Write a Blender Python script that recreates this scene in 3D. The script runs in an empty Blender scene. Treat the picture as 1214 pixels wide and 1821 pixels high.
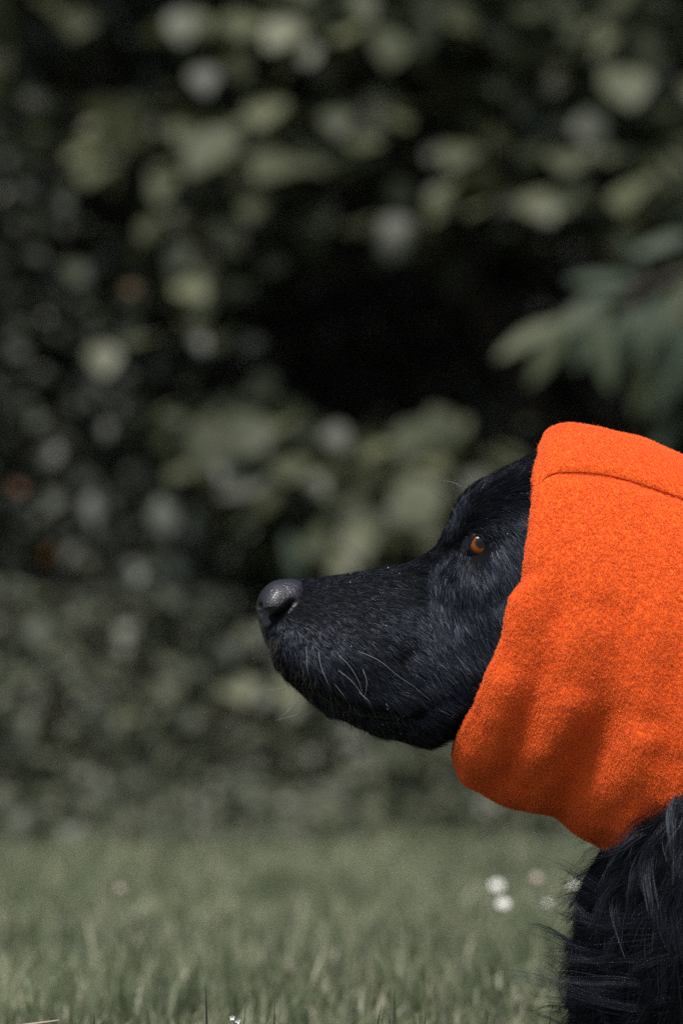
import bpy, bmesh, math, random
import numpy as np
from mathutils import Vector, Matrix, Euler
from mathutils.bvhtree import BVHTree
from mathutils import noise as mnoise

R = math.radians
rng = np.random.default_rng(7)
random.seed(7)
S = bpy.context.scene
C = S.collection

# ------------------------------------------------------------------ camera
F = 6452.0                      # focal length in photo pixels; one photo pixel = 0.31 mm at the dog
U = 0.31e-3                     # metres per photo pixel on the dog's plane
CAM_Y, CAM_Z, HOR = -2.0, 0.242, 1200.0
PITCH = math.atan((HOR - 910.5) / F)
cam = bpy.data.cameras.new('camera')
co = bpy.data.objects.new('camera', cam)
C.objects.link(co)
co.location = (0, CAM_Y, CAM_Z)
co.rotation_euler = (R(90) + PITCH, 0, 0)
cam.sensor_fit = 'VERTICAL'
cam.sensor_height = 36
cam.sensor_width = 24
cam.lens = F / 1821 * 36
cam.clip_start = 0.05
cam.clip_end = 1000
cam.dof.use_dof = True
cam.dof.focus_distance = 1.955
cam.dof.aperture_fstop = 5.0
cam.dof.aperture_blades = 0
S.camera = co

# ------------------------------------------------------------------ light
SUN_EL, SUN_AZ = R(66), R(200)      # azimuth clockwise from +Y
world = bpy.data.worlds.new('World')
S.world = world
world.use_nodes = True
wn = world.node_tree
bg = wn.nodes['Background']
sky = wn.nodes.new('ShaderNodeTexSky')
sky.sky_type = 'NISHITA'
sky.sun_disc = False
sky.sun_elevation = SUN_EL
sky.sun_rotation = SUN_AZ
sky.dust_density = 3.0
wn.links.new(sky.outputs[0], bg.inputs[0])
bg.inputs[1].default_value = 0.11
sl = bpy.data.lights.new('sun', 'SUN')
so = bpy.data.objects.new('sun', sl)
C.objects.link(so)
sl.energy = 3.2
sl.angle = R(16)
sl.color = (1.0, 0.97, 0.93)
sd = Vector((math.sin(SUN_AZ) * math.cos(SUN_EL), math.cos(SUN_AZ) * math.cos(SUN_EL), math.sin(SUN_EL)))
so.rotation_euler = sd.to_track_quat('Z', 'Y').to_euler()
so.location = (0, 0, 6)
S.view_settings.view_transform = 'Standard'
S.view_settings.look = 'None'
S.view_settings.exposure = 0.5
S.view_settings.gamma = 1.0
S.view_settings.use_curve_mapping = False
S.render.engine = 'CYCLES'
S.cycles.use_denoising = False
S.cycles.sample_clamp_direct = 6
S.cycles.sample_clamp_indirect = 3
S.cycles.max_bounces = 8
S.cycles.transparent_max_bounces = 8
try:
    S.cycles_curves.shape = 'RIBBONS'
except Exception:
    pass


# ------------------------------------------------------------------ helpers
def P(px, py, dy=0.0):
    """photo pixel on the dog's plane -> world; dy = depth in the same pixel unit (negative = nearer)."""
    return np.array([(px - 607.0) * U, dy * U, CAM_Z + (HOR - py) * U])


def at(px, py, Y):
    """point at depth Y that stands at a photo pixel"""
    d = (Y - CAM_Y)
    ang = math.atan((910.5 - py) / F) + PITCH
    return Vector(((px - 607.0) / F * d, Y, CAM_Z + math.tan(ang) * d))


def tag(o, label=None, cat=None, group=None, kind=None):
    if label: o['label'] = label
    if cat: o['category'] = cat
    if group: o['group'] = group
    if kind: o['kind'] = kind
    return o


def empty(name, loc=(0, 0, 0)):
    o = bpy.data.objects.new(name, None)
    o.empty_display_size = 0.05
    C.objects.link(o)
    o.location = loc
    return o


def link(name, me, mat=None, parent=None, smooth=True):
    o = bpy.data.objects.new(name, me)
    C.objects.link(o)
    if mat is not None and len(me.materials) == 0:
        me.materials.append(mat)
    if parent is not None:
        o.parent = parent
        off = Vector((0, 0, 0))
        p = parent
        while p is not None:
            off += Vector(p.location)
            p = p.parent
        o.location = -off           # mesh data are in world coordinates
    if smooth and hasattr(me, 'polygons'):
        me.polygons.foreach_set('use_smooth', [True] * len(me.polygons))
    return o


def mesh_np(name, verts, faces):
    """verts (n,3); faces (m,k) numpy int"""
    me = bpy.data.meshes.new(name)
    verts = np.asarray(verts, dtype=np.float32)
    faces = np.asarray(faces, dtype=np.int32)
    m, k = faces.shape
    me.vertices.add(len(verts))
    me.vertices.foreach_set('co', verts.ravel())
    me.loops.add(m * k)
    me.loops.foreach_set('vertex_index', faces.ravel())
    me.polygons.add(m)
    me.polygons.foreach_set('loop_start', np.arange(0, m * k, k, dtype=np.int32))
    me.polygons.foreach_set('loop_total', np.full(m, k, dtype=np.int32))
    me.update(calc_edges=True)
    me.validate()
    return me


def grid_faces(nu, nv, wrap_u=False):
    """nv rows of nu verts"""
    f = []
    nn = nu if wrap_u else nu - 1
    i = np.arange(nn)
    for j in range(nv - 1):
        a = j * nu + i
        b = j * nu + (i + 1) % nu
        f.append(np.stack([a, b, b + nu, a + nu], 1))
    return np.concatenate(f)


def interp(tab, x):
    """smooth (pchip-like) interpolation of rows (x, a, b, c...)"""
    tab = np.asarray(tab, float)
    xs = tab[:, 0]
    x = np.clip(np.asarray(x, float), xs[0], xs[-1])
    k = np.clip(np.searchsorted(xs, x, 'right') - 1, 0, len(xs) - 2)
    out = []
    for c in range(1, tab.shape[1]):
        y = tab[:, c]
        h = np.diff(xs)
        dl = np.diff(y) / h
        m = np.zeros(len(xs))
        m[0], m[-1] = dl[0], dl[-1]
        for i in range(1, len(xs) - 1):
            if dl[i - 1] * dl[i] <= 0:
                m[i] = 0
            else:
                w1, w2 = 2 * h[i] + h[i - 1], h[i] + 2 * h[i - 1]
                m[i] = (w1 + w2) / (w1 / dl[i - 1] + w2 / dl[i])
        t = (x - xs[k]) / h[k]
        y0, y1, m0, m1 = y[k], y[k + 1], m[k] * h[k], m[k + 1] * h[k]
        out.append((2 * t**3 - 3 * t**2 + 1) * y0 + (t**3 - 2 * t**2 + t) * m0 + (-2 * t**3 + 3 * t**2) * y1 + (t**3 - t**2) * m1)
    return out


def poly_dist(px, py, line):
    """distance of points to a polyline and the fraction along it"""
    line = np.asarray(line, float)
    best = np.full(np.shape(px), 1e9)
    frac = np.zeros(np.shape(px))
    seg = np.linalg.norm(np.diff(line[:, :2], axis=0), axis=1)
    tot, acc = seg.sum(), 0.0
    for i in range(len(line) - 1):
        ax, ay = line[i, :2]
        bx, by = line[i + 1, :2]
        dx, dy = bx - ax, by - ay
        t = np.clip(((px - ax) * dx + (py - ay) * dy) / (dx * dx + dy * dy), 0, 1)
        d = np.hypot(px - ax - t * dx, py - ay - t * dy)
        w = d < best
        best = np.where(w, d, best)
        frac = np.where(w, (acc + t * seg[i]) / tot, frac)
        acc += seg[i]
    return best, frac


def valley(px, py, line, width, depth, fade=(0.15, 0.15)):
    d, f = poly_dist(px, py, line)
    env = np.clip(f / max(fade[0], 1e-3), 0, 1) * np.clip((1 - f) / max(fade[1], 1e-3), 0, 1)
    return depth * np.exp(-(d / width) ** 2) * env


def in_poly(px, py, poly):
    poly = np.asarray(poly, float)
    ins = np.zeros(np.shape(px), bool)
    n = len(poly)
    j = n - 1
    for i in range(n):
        xi, yi = poly[i]
        xj, yj = poly[j]
        c = ((yi > py) != (yj > py)) & (px < (xj - xi) * (py - yi) / (yj - yi + 1e-12) + xi)
        ins ^= c
        j = i
    return ins


def tube(bm, pts, radii, n=8):
    """tapered closed tube through points"""
    pts = [Vector(p) for p in pts]
    rings = []
    up = Vector((0.13, 0.31, 0.94))
    for i, p in enumerate(pts):
        t = (pts[min(i + 1, len(pts) - 1)] - pts[max(i - 1, 0)]).normalized()
        a = t.cross(up)
        if a.length < 1e-4:
            a = t.cross(Vector((1, 0, 0)))
        a.normalize()
        b = t.cross(a)
        rings.append([bm.verts.new(p + (a * math.cos(k * 2 * math.pi / n) + b * math.sin(k * 2 * math.pi / n)) * radii[i]) for k in range(n)])
    for r0, r1 in zip(rings, rings[1:]):
        for k in range(n):
            bm.faces.new((r0[k], r0[(k + 1) % n], r1[(k + 1) % n], r1[k]))
    for r, fl in ((rings[0], True), (rings[-1], False)):
        bm.faces.new(r[::-1] if not fl else r)


def bm_obj(name, bm, mat, parent=None, smooth=True):
    bmesh.ops.recalc_face_normals(bm, faces=bm.faces)
    me = bpy.data.meshes.new(name)
    bm.to_mesh(me)
    bm.free()
    return link(name, me, mat, parent, smooth)


def hair_obj(name, pts, radii, mat, parent):
    """pts (n,k,3) world, radii (n,k)"""
    n, k, _ = pts.shape
    hc = bpy.data.hair_curves.new(name)
    hc.add_curves([k] * n)
    hc.points.foreach_set('position', pts.astype(np.float32).ravel())
    if 'radius' not in hc.attributes:
        hc.attributes.new('radius', 'FLOAT', 'POINT')
    hc.attributes['radius'].data.foreach_set('value', radii.astype(np.float32).ravel())
    hc.materials.append(mat)
    return link(name, hc, None, parent, smooth=False)


# ------------------------------------------------------------------ materials
def mat(name, base=(0.5, 0.5, 0.5), rough=0.6, spec=0.5, **kw):
    m = bpy.data.materials.new(name)
    m.use_nodes = True
    b = m.node_tree.nodes['Principled BSDF']
    b.inputs['Base Color'].default_value = (*base, 1)
    b.inputs['Roughness'].default_value = rough
    b.inputs['Specular IOR Level'].default_value = spec
    for k, v in kw.items():
        b.inputs[k.replace('_', ' ')].default_value = v
    return m


def nd(m, typ, **kw):
    n = m.node_tree.nodes.new(typ)
    for k, v in kw.items():
        setattr(n, k, v)
    return n


def ramp(m, stops, interp_mode='LINEAR'):
    r = nd(m, 'ShaderNodeValToRGB')
    r.color_ramp.interpolation = interp_mode
    el = r.color_ramp.elements
    while len(el) > 1:
        el.remove(el[-1])
    el[0].position, el[0].color = stops[0][0], (*stops[0][1], 1)
    for p, c in stops[1:]:
        e = el.new(p)
        e.color = (*c, 1)
    return r


def leaf_material(name, cols, rough=0.45, transl=0.25, spec=0.5):
    """cols: list of (pos, rgb) picked at random per leaf"""
    m = mat(name, rough=rough, spec=spec)
    nt = m.node_tree
    b = nt.nodes['Principled BSDF']
    geo = nd(m, 'ShaderNodeNewGeometry')
    oi = nd(m, 'ShaderNodeObjectInfo')
    add = nd(m, 'ShaderNodeMath', operation='ADD')
    fr = nd(m, 'ShaderNodeMath', operation='FRACT')
    nt.links.new(geo.outputs['Random Per Island'], add.inputs[0])
    nt.links.new(oi.outputs['Random'], add.inputs[1])
    nt.links.new(add.outputs[0], fr.inputs[0])
    r = ramp(m, cols)
    nt.links.new(fr.outputs[0], r.inputs[0])
    nz = nd(m, 'ShaderNodeTexNoise')
    nz.inputs['Scale'].default_value = 60
    mx = nd(m, 'ShaderNodeMixRGB', blend_type='MULTIPLY')
    mx.inputs[0].default_value = 0.35
    nt.links.new(r.outputs[0], mx.inputs[1])
    nt.links.new(nz.outputs[0], mx.inputs[2])
    nt.links.new(mx.outputs[0], b.inputs['Base Color'])
    tr = nd(m, 'ShaderNodeBsdfTranslucent')
    nt.links.new(mx.outputs[0], tr.inputs[0])
    ms = nd(m, 'ShaderNodeMixShader')
    ms.inputs[0].default_value = transl
    out = nt.nodes['Material Output']
    nt.links.new(b.outputs[0], ms.inputs[1])
    nt.links.new(tr.outputs[0], ms.inputs[2])
    nt.links.new(ms.outputs[0], out.inputs[0])
    return m


M_HAZEL = leaf_material('hazel_leaf', [(0, (0.036, 0.046, 0.024)), (0.4, (0.06, 0.071, 0.038)), (0.8, (0.095, 0.105, 0.057)), (1, (0.14, 0.148, 0.078))], 0.5, 0.25, 0.35)
M_PALE = leaf_material('pale_leaf', [(0, (0.09, 0.10, 0.054)), (1, (0.155, 0.163, 0.085))], 0.5, 0.25, 0.35)
M_LAUREL = leaf_material('laurel_leaf', [(0, (0.045, 0.066, 0.04)), (0.6, (0.07, 0.094, 0.06)), (1, (0.11, 0.125, 0.062))], 0.55, 0.25, 0.2)
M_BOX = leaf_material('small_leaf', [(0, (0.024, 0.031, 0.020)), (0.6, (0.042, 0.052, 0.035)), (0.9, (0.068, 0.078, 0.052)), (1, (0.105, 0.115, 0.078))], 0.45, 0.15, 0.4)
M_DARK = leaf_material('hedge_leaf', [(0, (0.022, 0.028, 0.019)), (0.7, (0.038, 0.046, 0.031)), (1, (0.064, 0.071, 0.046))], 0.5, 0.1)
M_COVER = leaf_material('ground_cover_leaf', [(0, (0.07, 0.083, 0.048)), (0.6, (0.105, 0.118, 0.073)), (1, (0.15, 0.158, 0.10))], 0.5, 0.25)
M_ORANGE = leaf_material('withered_leaf', [(0, (0.42, 0.16, 0.03)), (1, (0.5, 0.2, 0.04))], 0.5)
M_BROWN = leaf_material('brown_leaf', [(0, (0.15, 0.075, 0.04)), (1, (0.18, 0.095, 0.05))], 0.5)
M_GRASS = leaf_material('grass', [(0, (0.098, 0.125, 0.055)), (0.4, (0.18, 0.215, 0.112)), (0.7, (0.29, 0.32, 0.19)), (0.9, (0.45, 0.445, 0.29)), (1, (0.55, 0.48, 0.35))], 0.5, 0.3)
_gn = nd(M_GRASS, 'ShaderNodeTexNoise'); _gn.inputs['Scale'].default_value = 5; _gn.inputs['Detail'].default_value = 3
_gt = nd(M_GRASS, 'ShaderNodeTexCoord')
_gr = ramp(M_GRASS, [(0.35, (0.62, 0.68, 0.6)), (0.5, (1, 1, 1)), (0.65, (1.22, 1.24, 1.15))])
_gm = nd(M_GRASS, 'ShaderNodeMixRGB', blend_type='MULTIPLY'); _gm.inputs[0].default_value = 1
_l = M_GRASS.node_tree.links
_src = M_GRASS.node_tree.nodes['Principled BSDF'].inputs['Base Color'].links[0].from_socket
_l.new(_gt.outputs['Object'], _gn.inputs['Vector']); _l.new(_gn.outputs[0], _gr.inputs[0])
_l.new(_src, _gm.inputs[1]); _l.new(_gr.outputs[0], _gm.inputs[2])
_l.new(_gm.outputs[0], M_GRASS.node_tree.nodes['Principled BSDF'].inputs['Base Color'])
_l.new(_gm.outputs[0], [n for n in M_GRASS.node_tree.nodes if n.type == 'BSDF_TRANSLUCENT'][0].inputs[0])
M_BLADE = leaf_material('dark_grass_blade', [(0, (0.03, 0.04, 0.022)), (1, (0.045, 0.055, 0.03))], 0.5, 0.1)
M_STRAW = mat('straw', (0.36, 0.31, 0.23), 0.7)
M_BARK = mat('bark', (0.06, 0.045, 0.033), 0.9)
nz = nd(M_BARK, 'ShaderNodeTexNoise'); nz.inputs['Scale'].default_value = 90
rr = ramp(M_BARK, [(0.3, (0.03, 0.024, 0.018)), (0.7, (0.10, 0.075, 0.055))])
M_BARK.node_tree.links.new(nz.outputs[0], rr.inputs[0])
M_BARK.node_tree.links.new(rr.outputs[0], M_BARK.node_tree.nodes['Principled BSDF'].inputs['Base Color'])


def ground_mat(name, c0, c1, scale):
    m = mat(name, c0, 0.95, 0.2)
    n = nd(m, 'ShaderNodeTexNoise'); n.inputs['Scale'].default_value = scale; n.inputs['Detail'].default_value = 6
    r = ramp(m, [(0.35, c0), (0.7, c1)])
    bp = nd(m, 'ShaderNodeBump'); bp.inputs['Strength'].default_value = 0.6; bp.inputs['Distance'].default_value = 0.01
    L = m.node_tree.links
    tc = nd(m, 'ShaderNodeTexCoord')
    L.new(tc.outputs['Object'], n.inputs['Vector'])
    L.new(n.outputs[0], r.inputs[0]); L.new(r.outputs[0], m.node_tree.nodes['Principled BSDF'].inputs['Base Color'])
    L.new(n.outputs[0], bp.inputs['Height']); L.new(bp.outputs[0], m.node_tree.nodes['Principled BSDF'].inputs['Normal'])
    return m


M_LAWN = ground_mat('lawn_ground', (0.08, 0.088, 0.05), (0.14, 0.145, 0.085), 40)
M_SOIL = ground_mat('soil', (0.025, 0.02, 0.015), (0.06, 0.05, 0.04), 25)

# fur
M_FUR = bpy.data.materials.new('black_fur')
M_FUR.use_nodes = True
_nt = M_FUR.node_tree
_nt.nodes.remove(_nt.nodes['Principled BSDF'])
hb = _nt.nodes.new('ShaderNodeBsdfHair')          # glossy blue-black coat
hb.component = 'Reflection'
hb.inputs['Color'].default_value = (0.024, 0.0265, 0.033, 1)
hb.inputs['Offset'].default_value = R(-4)
hb.inputs['RoughnessU'].default_value = 0.11
hb.inputs['RoughnessV'].default_value = 0.45
hi = _nt.nodes.new('ShaderNodeHairInfo')
hr = ramp(M_FUR, [(0.0, (0.004, 0.0046, 0.006)), (0.6, (0.0155, 0.018, 0.024)), (0.9, (0.038, 0.043, 0.055)), (1.0, (0.062, 0.067, 0.08))])
_nt.links.new(hi.outputs['Random'], hr.inputs[0])
_nt.links.new(hr.outputs[0], hb.inputs['Color'])
hd = _nt.nodes.new('ShaderNodeBsdfDiffuse')
hd.inputs[0].default_value = (0.002, 0.002, 0.0023, 1)
ha = _nt.nodes.new('ShaderNodeAddShader')
_nt.links.new(hb.outputs[0], ha.inputs[0])
_nt.links.new(hd.outputs[0], ha.inputs[1])
_nt.links.new(ha.outputs[0], _nt.nodes['Material Output'].inputs[0])
M_COAT = M_FUR.copy()
M_COAT.name = 'long_black_coat'
for _e, _c in zip([n for n in M_COAT.node_tree.nodes if n.type == 'VALTORGB'][0].color_ramp.elements, [(.005, .0057, .0075), (.016, .018, .0235), (.038, .042, .053), (.07, .075, .088)]):
    _e.color = (*_c, 1)
M_WHISK = mat('whisker', (0.34, 0.33, 0.31), 0.45)
M_WHISKD = mat('dark_whisker', (0.02, 0.02, 0.02), 0.4)
M_FRINGE = mat('chin_hair', (0.075, 0.065, 0.05), 0.5, 0.3)  # paler brown stands for the backlit tips of black hair
M_SKIN = mat('dark_skin', (0.004, 0.004, 0.005), 0.8, 0.06)
M_LID = mat('eyelid_skin', (0.0045, 0.0045, 0.005), 0.4, 0.22)
M_LIP = mat('lip_skin', (0.005, 0.005, 0.006), 0.45, 0.2)
M_SPECK = mat('pale_dust', (0.5, 0.49, 0.46), 0.6)

M_NOSE = mat('nose_leather', (0.016, 0.0145, 0.019), 0.38, 0.5)
_nt = M_NOSE.node_tree
tc = nd(M_NOSE, 'ShaderNodeTexCoord')
vo = nd(M_NOSE, 'ShaderNodeTexVoronoi', feature='DISTANCE_TO_EDGE'); vo.inputs['Scale'].default_value = 620
rp = ramp(M_NOSE, [(0.0, (0, 0, 0)), (0.12, (1, 1, 1))])
bp = nd(M_NOSE, 'ShaderNodeBump'); bp.inputs['Strength'].default_value = 0.35; bp.inputs['Distance'].default_value = 0.0005
_nt.links.new(tc.outputs['Object'], vo.inputs['Vector']); _nt.links.new(vo.outputs['Distance'], rp.inputs[0])
_nt.links.new(rp.outputs[0], bp.inputs['Height']); _nt.links.new(bp.outputs[0], _nt.nodes['Principled BSDF'].inputs['Normal'])

# orange fleece
def fleece(name, c0, c1):
    m = mat(name, c0, 0.9, 0.15)
    m.node_tree.nodes['Principled BSDF'].inputs['Sheen Weight'].default_value = 0.25
    m.node_tree.nodes['Principled BSDF'].inputs['Sheen Roughness'].default_value = 0.5
    m.node_tree.nodes['Principled BSDF'].inputs['Sheen Tint'].default_value = (1.0, 0.55, 0.4, 1)
    L = m.node_tree.links
    tc = nd(m, 'ShaderNodeTexCoord')
    n = nd(m, 'ShaderNodeTexNoise'); n.inputs['Scale'].default_value = 420; n.inputs['Detail'].default_value = 3
    r = ramp(m, [(0.3, c0), (0.7, c1)])
    bp = nd(m, 'ShaderNodeBump'); bp.inputs['Strength'].default_value = 0.35; bp.inputs['Distance'].default_value = 0.001
    L.new(tc.outputs['Object'], n.inputs['Vector']); L.new(n.outputs[0], r.inputs[0])
    L.new(r.outputs[0], m.node_tree.nodes['Principled BSDF'].inputs['Base Color'])
    L.new(n.outputs[0], bp.inputs['Height']); L.new(bp.outputs[0], m.node_tree.nodes['Principled BSDF'].inputs['Normal'])
    return m


M_FLEECE = fleece('orange_fleece', (0.82, 0.13, 0.012), (0.87, 0.155, 0.016))
M_PILE = mat('orange_fleece_pile', (0.88, 0.155, 0.016), 0.6, 0.45)

_b = M_PILE.node_tree.nodes['Principled BSDF']
_b.inputs['Sheen Weight'].default_value = 0.07
_b.inputs['Sheen Roughness'].default_value = 0.6
_b.inputs['Sheen Tint'].default_value = (1.0, 0.72, 0.62, 1)

# ------------------------------------------------------------------ ground
def sheet(name, x0, x1, y0, y1, z, m):
    me = mesh_np(name, [(x0, y0, z), (x1, y0, z), (x1, y1, z), (x0, y1, z)], [(0, 1, 2, 3)])
    return tag(link(name, me, m, smooth=False), kind='structure')


BED_Y = 2.72
sheet('lawn', -150, 150, -60, 300, 0.0, M_LAWN)
sheet('soil_bed', -6, 6, BED_Y + .22, 7.0, 0.006, M_SOIL)

# ------------------------------------------------------------------ leaves
def leaf_mesh(name, m, L, W, n=5, fold=0.18, droop=0.25, tip=1.0, serr=0.0, round_=0.5):
    """a leaf along +Y from its stalk at the origin, face up (+Z)"""
    v, f = [], []
    for i in range(n + 1):
        t = i / n
        w = W * 0.5 * (math.sin(math.pi * t ** round_) ** 0.75 if 0 < t < 1 else 0.02)
        if serr and 0 < i < n:
            w *= 1 + serr * (1 if i % 2 else -1)
        y = L * t
        z = -droop * L * t * t
        v += [(-w, y, z + fold * w), (0, y, z), (w, y, z + fold * w)]
    for i in range(n):
        a = 3 * i
        f += [(a, a + 1, a + 4, a + 3), (a + 1, a + 2, a + 5, a + 4)]
    me = bpy.data.meshes.new(name)
    me.from_pydata(v, [], f)
    me.materials.append(m)
    me.polygons.foreach_set('use_smooth', [True] * len(f))
    return me


def leaf_matrix(pos, size, az, pitch, roll):
    return Matrix.Translation(pos) @ Euler((pitch, roll, az), 'XYZ').to_matrix().to_4x4() @ Matrix.Scale(size, 4)


def merge_leaves(name, me, mats, m, parent):
    n = len(me.vertices)
    base = np.empty(n * 3, np.float32)
    me.vertices.foreach_get('co', base)
    base = np.concatenate([base.reshape(-1, 3), np.ones((n, 1), np.float32)], 1)
    A = np.array([np.array(x) for x in mats], np.float32)
    V = np.einsum('kij,nj->kni', A[:, :3, :], base).reshape(-1, 3)
    fl = np.array([list(p.vertices) for p in me.polygons], np.int32)
    FF = (fl[None] + (np.arange(len(mats)) * n)[:, None, None]).reshape(-1, 4)
    o = link(name, mesh_np(name, V, FF), m, parent)
    o['kind'] = 'stuff'
    return o


def to_px(p):
    d = p[1] - CAM_Y
    return 607 + p[0] / d * F, 910.5 - math.tan(math.atan((p[2] - CAM_Z) / d) - PITCH) * F


def shrub(name, label, cat, base, clumps, me, m, density, size, special=(), group=None, n_single=300, tilt=0.5, spread=0.5, branch_r=0.012):
    """clumps: (centre, (rx, ry, rz)); leaves fill the outer shells, twigs run from the base to each clump"""
    root = empty(name, base)
    tag(root, label, cat, group)
    mats = []
    for c, r in clumps:
        c = Vector(c)
        area = (r[0] * r[1] + r[1] * r[2] + r[0] * r[2]) * 4.2
        for _ in range(int(area * density)):
            d = Vector(rng.normal(size=3)).normalized()
            k = (1 - spread) + spread * rng.random() ** 0.6
            p = c + Vector((d.x * r[0], d.y * r[1], d.z * r[2])) * k
            p += Vector(rng.normal(size=3)) * 0.012
            if p.z < 0.02:
                continue
            az = math.atan2(-d.x, d.y) + rng.normal() * 0.9
            mats.append(leaf_matrix(p, size * rng.uniform(0.5, 1.3), az, rng.normal() * tilt - 0.35, rng.normal() * tilt))
    # branches
    for c, r in clumps:
        c = Vector(c)
        b = Vector(base) + Vector((rng.normal() * 0.05, rng.normal() * 0.05, 0))
        mid = b.lerp(c, 0.5) + Vector((rng.normal() * 0.06, rng.normal() * 0.06, 0.06))
        bm = bmesh.new()
        tube(bm, [b, b.lerp(mid, 0.5) + Vector((0, 0, 0.03)), mid, mid.lerp(c, 0.6), c], [branch_r, branch_r * 0.85, branch_r * 0.7, branch_r * 0.5, branch_r * 0.3], 6)
        for _ in range(5):
            e = c + Vector(((rng.random() - 0.5) * 1.5 * r[0], (rng.random() - 0.5) * 1.5 * r[1], (rng.random() - 0.5) * 1.5 * r[2]))
            s = mid.lerp(c, rng.uniform(0.4, 0.95))
            tube(bm, [s, s.lerp(e, 0.5) + Vector((0, 0, 0.015)), e], [branch_r * 0.4, branch_r * 0.28, branch_r * 0.12], 4)
        bm_obj('branch', bm, M_BARK, root)
    # single leaves: those in view that stand nearest
    def key(x):
        p = x.translation
        u, v = to_px(p)
        inside = -60 < u < 1274 and -60 < v < 1600
        return (0 if inside else 1, p.y)
    mats.sort(key=key)
    k = max(0, min(n_single - len(special), len(mats)))
    inv = Matrix.Translation(-Vector(base))
    for x in mats[:k]:
        o = bpy.data.objects.new('leaf', me)
        C.objects.link(o)
        o.parent = root
        o.matrix_local = inv @ x
    if mats[k:]:
        merge_leaves('foliage', me, mats[k:], m, root)
    for sp in special:
        x, sme, lab = sp
        o = bpy.data.objects.new('leaf', sme)
        C.objects.link(o)
        o.parent = root
        o.matrix_local = inv @ x
        if lab:
            o['label'] = lab
    return root


L_HAZEL = leaf_mesh('hazel_leaf', M_HAZEL, 1.0, 0.82, 6, 0.15, 0.2, round_=0.75, serr=0.04)
L_PALE = leaf_mesh('pale_hazel_leaf', M_PALE, 1.0, 0.86, 6, 0.10, 0.12, round_=0.75, serr=0.04)
L_LAUREL = leaf_mesh('laurel_leaf', M_LAUREL, 1.0, 0.27, 6, 0.15, 0.12, round_=0.9)
L_BOX = leaf_mesh('small_leaf', M_BOX, 1.0, 0.62, 3, 0.2, 0.15, round_=0.85)
L_DARK = leaf_mesh('hedge_leaf', M_DARK, 1.0, 0.55, 2, 0.2, 0.15, round_=0.85)
L_COVER = leaf_mesh('ground_cover_leaf', M_COVER, 1.0, 0.6, 3, 0.2, 0.3, round_=0.8)
L_ORANGE = leaf_mesh('withered_leaf', M_ORANGE, 1.0, 0.8, 5, 0.1, 0.1, round_=0.8)
L_BROWN = leaf_mesh('brown_leaf', M_BROWN, 1.0, 0.8, 5, 0.1, 0.1, round_=0.8)


def facing(px, py, Y, diam_px, az=None, pitch=None, roll=None, me=None, lab=None):
    """a single leaf whose middle stands at a photo pixel, tilted towards the sky and the lawn"""
    d = Y - CAM_Y
    size = diam_px * d / F
    az = math.pi + rng.normal() * 0.5 if az is None else az
    pitch = -0.60 + rng.normal() * 0.32 if pitch is None else pitch
    roll = rng.normal() * 0.4 if roll is None else roll
    x = leaf_matrix(at(px, py, Y), size, az, pitch, roll)
    mid = x @ Vector((0, 0.5, -0.04)) - x.translation
    x.translation = x.translation - mid
    return (x, me or L_HAZEL, lab)


def around(sp, n, lo, hi, me, reach=85):
    """further, smaller leaves growing on the same twigs as the given ones"""
    out = []
    for x, sme, lab in list(sp):
        u, v = to_px(x.translation)
        for _ in range(n):
            a, b = u + rng.normal() * reach, v + rng.normal() * reach * .6
            if 430 < a < 900 and 420 < b < 725:        # the open hollow between the shrubs
                continue
            out.append(facing(a, b, x.translation.y + rng.uniform(.02, .22), rng.uniform(lo, hi), me=me))
    return out


# hazel branches, upper right and centre
def cl(px, py, Y, rx, ry, rz):
    return (tuple(at(px, py, Y)), (rx, ry, rz))


sp_top = [facing(x, y, Y, d, me=me) for x, y, Y, d, me in [
    (430, 45, 3.3, 95, L_PALE), (500, 60, 3.3, 90, L_PALE), (560, 30, 3.35, 100, L_HAZEL), (615, 55, 3.35, 90, L_PALE), (545, 95, 3.3, 55, L_PALE),
    (690, 85, 3.25, 88, L_PALE), (750, 70, 3.4, 80, L_HAZEL), (640, 20, 3.4, 80, L_HAZEL), (820, 30, 3.35, 80, L_HAZEL),
    (470, 200, 3.3, 95, L_PALE), (372, 270, 3.2, 125, L_PALE), (490, 295, 3.25, 130, L_HAZEL), (640, 250, 3.3, 100, L_PALE), (600, 215, 3.3, 80, L_HAZEL),
    (790, 345, 3.15, 98, L_PALE), (852, 372, 3.25, 60, L_PALE), (845, 300, 3.3, 60, L_HAZEL), (1125, 345, 3.1, 115, L_PALE), (1010, 285, 3.2, 95, L_HAZEL),
    (1085, 265, 3.2, 110, L_HAZEL), (1115, 155, 3.25, 110, L_PALE), (1080, 60, 3.3, 95, L_PALE), (1030, 100, 3.35, 80, L_HAZEL), (950, 100, 3.4, 80, L_HAZEL),
    (1000, 350, 3.2, 85, L_HAZEL), (1190, 300, 3.2, 100, L_HAZEL), (1185, 20, 3.3, 70, L_PALE), (895, 150, 3.4, 80, L_HAZEL), (700, 420, 3.4, 95, L_HAZEL),
    (640, 400, 3.4, 90, L_HAZEL), (1010, 40, 3.4, 85, L_HAZEL), (880, 60, 3.4, 90, L_HAZEL)]]
sp_top += around(sp_top, 1, 40, 80, L_HAZEL)
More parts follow.
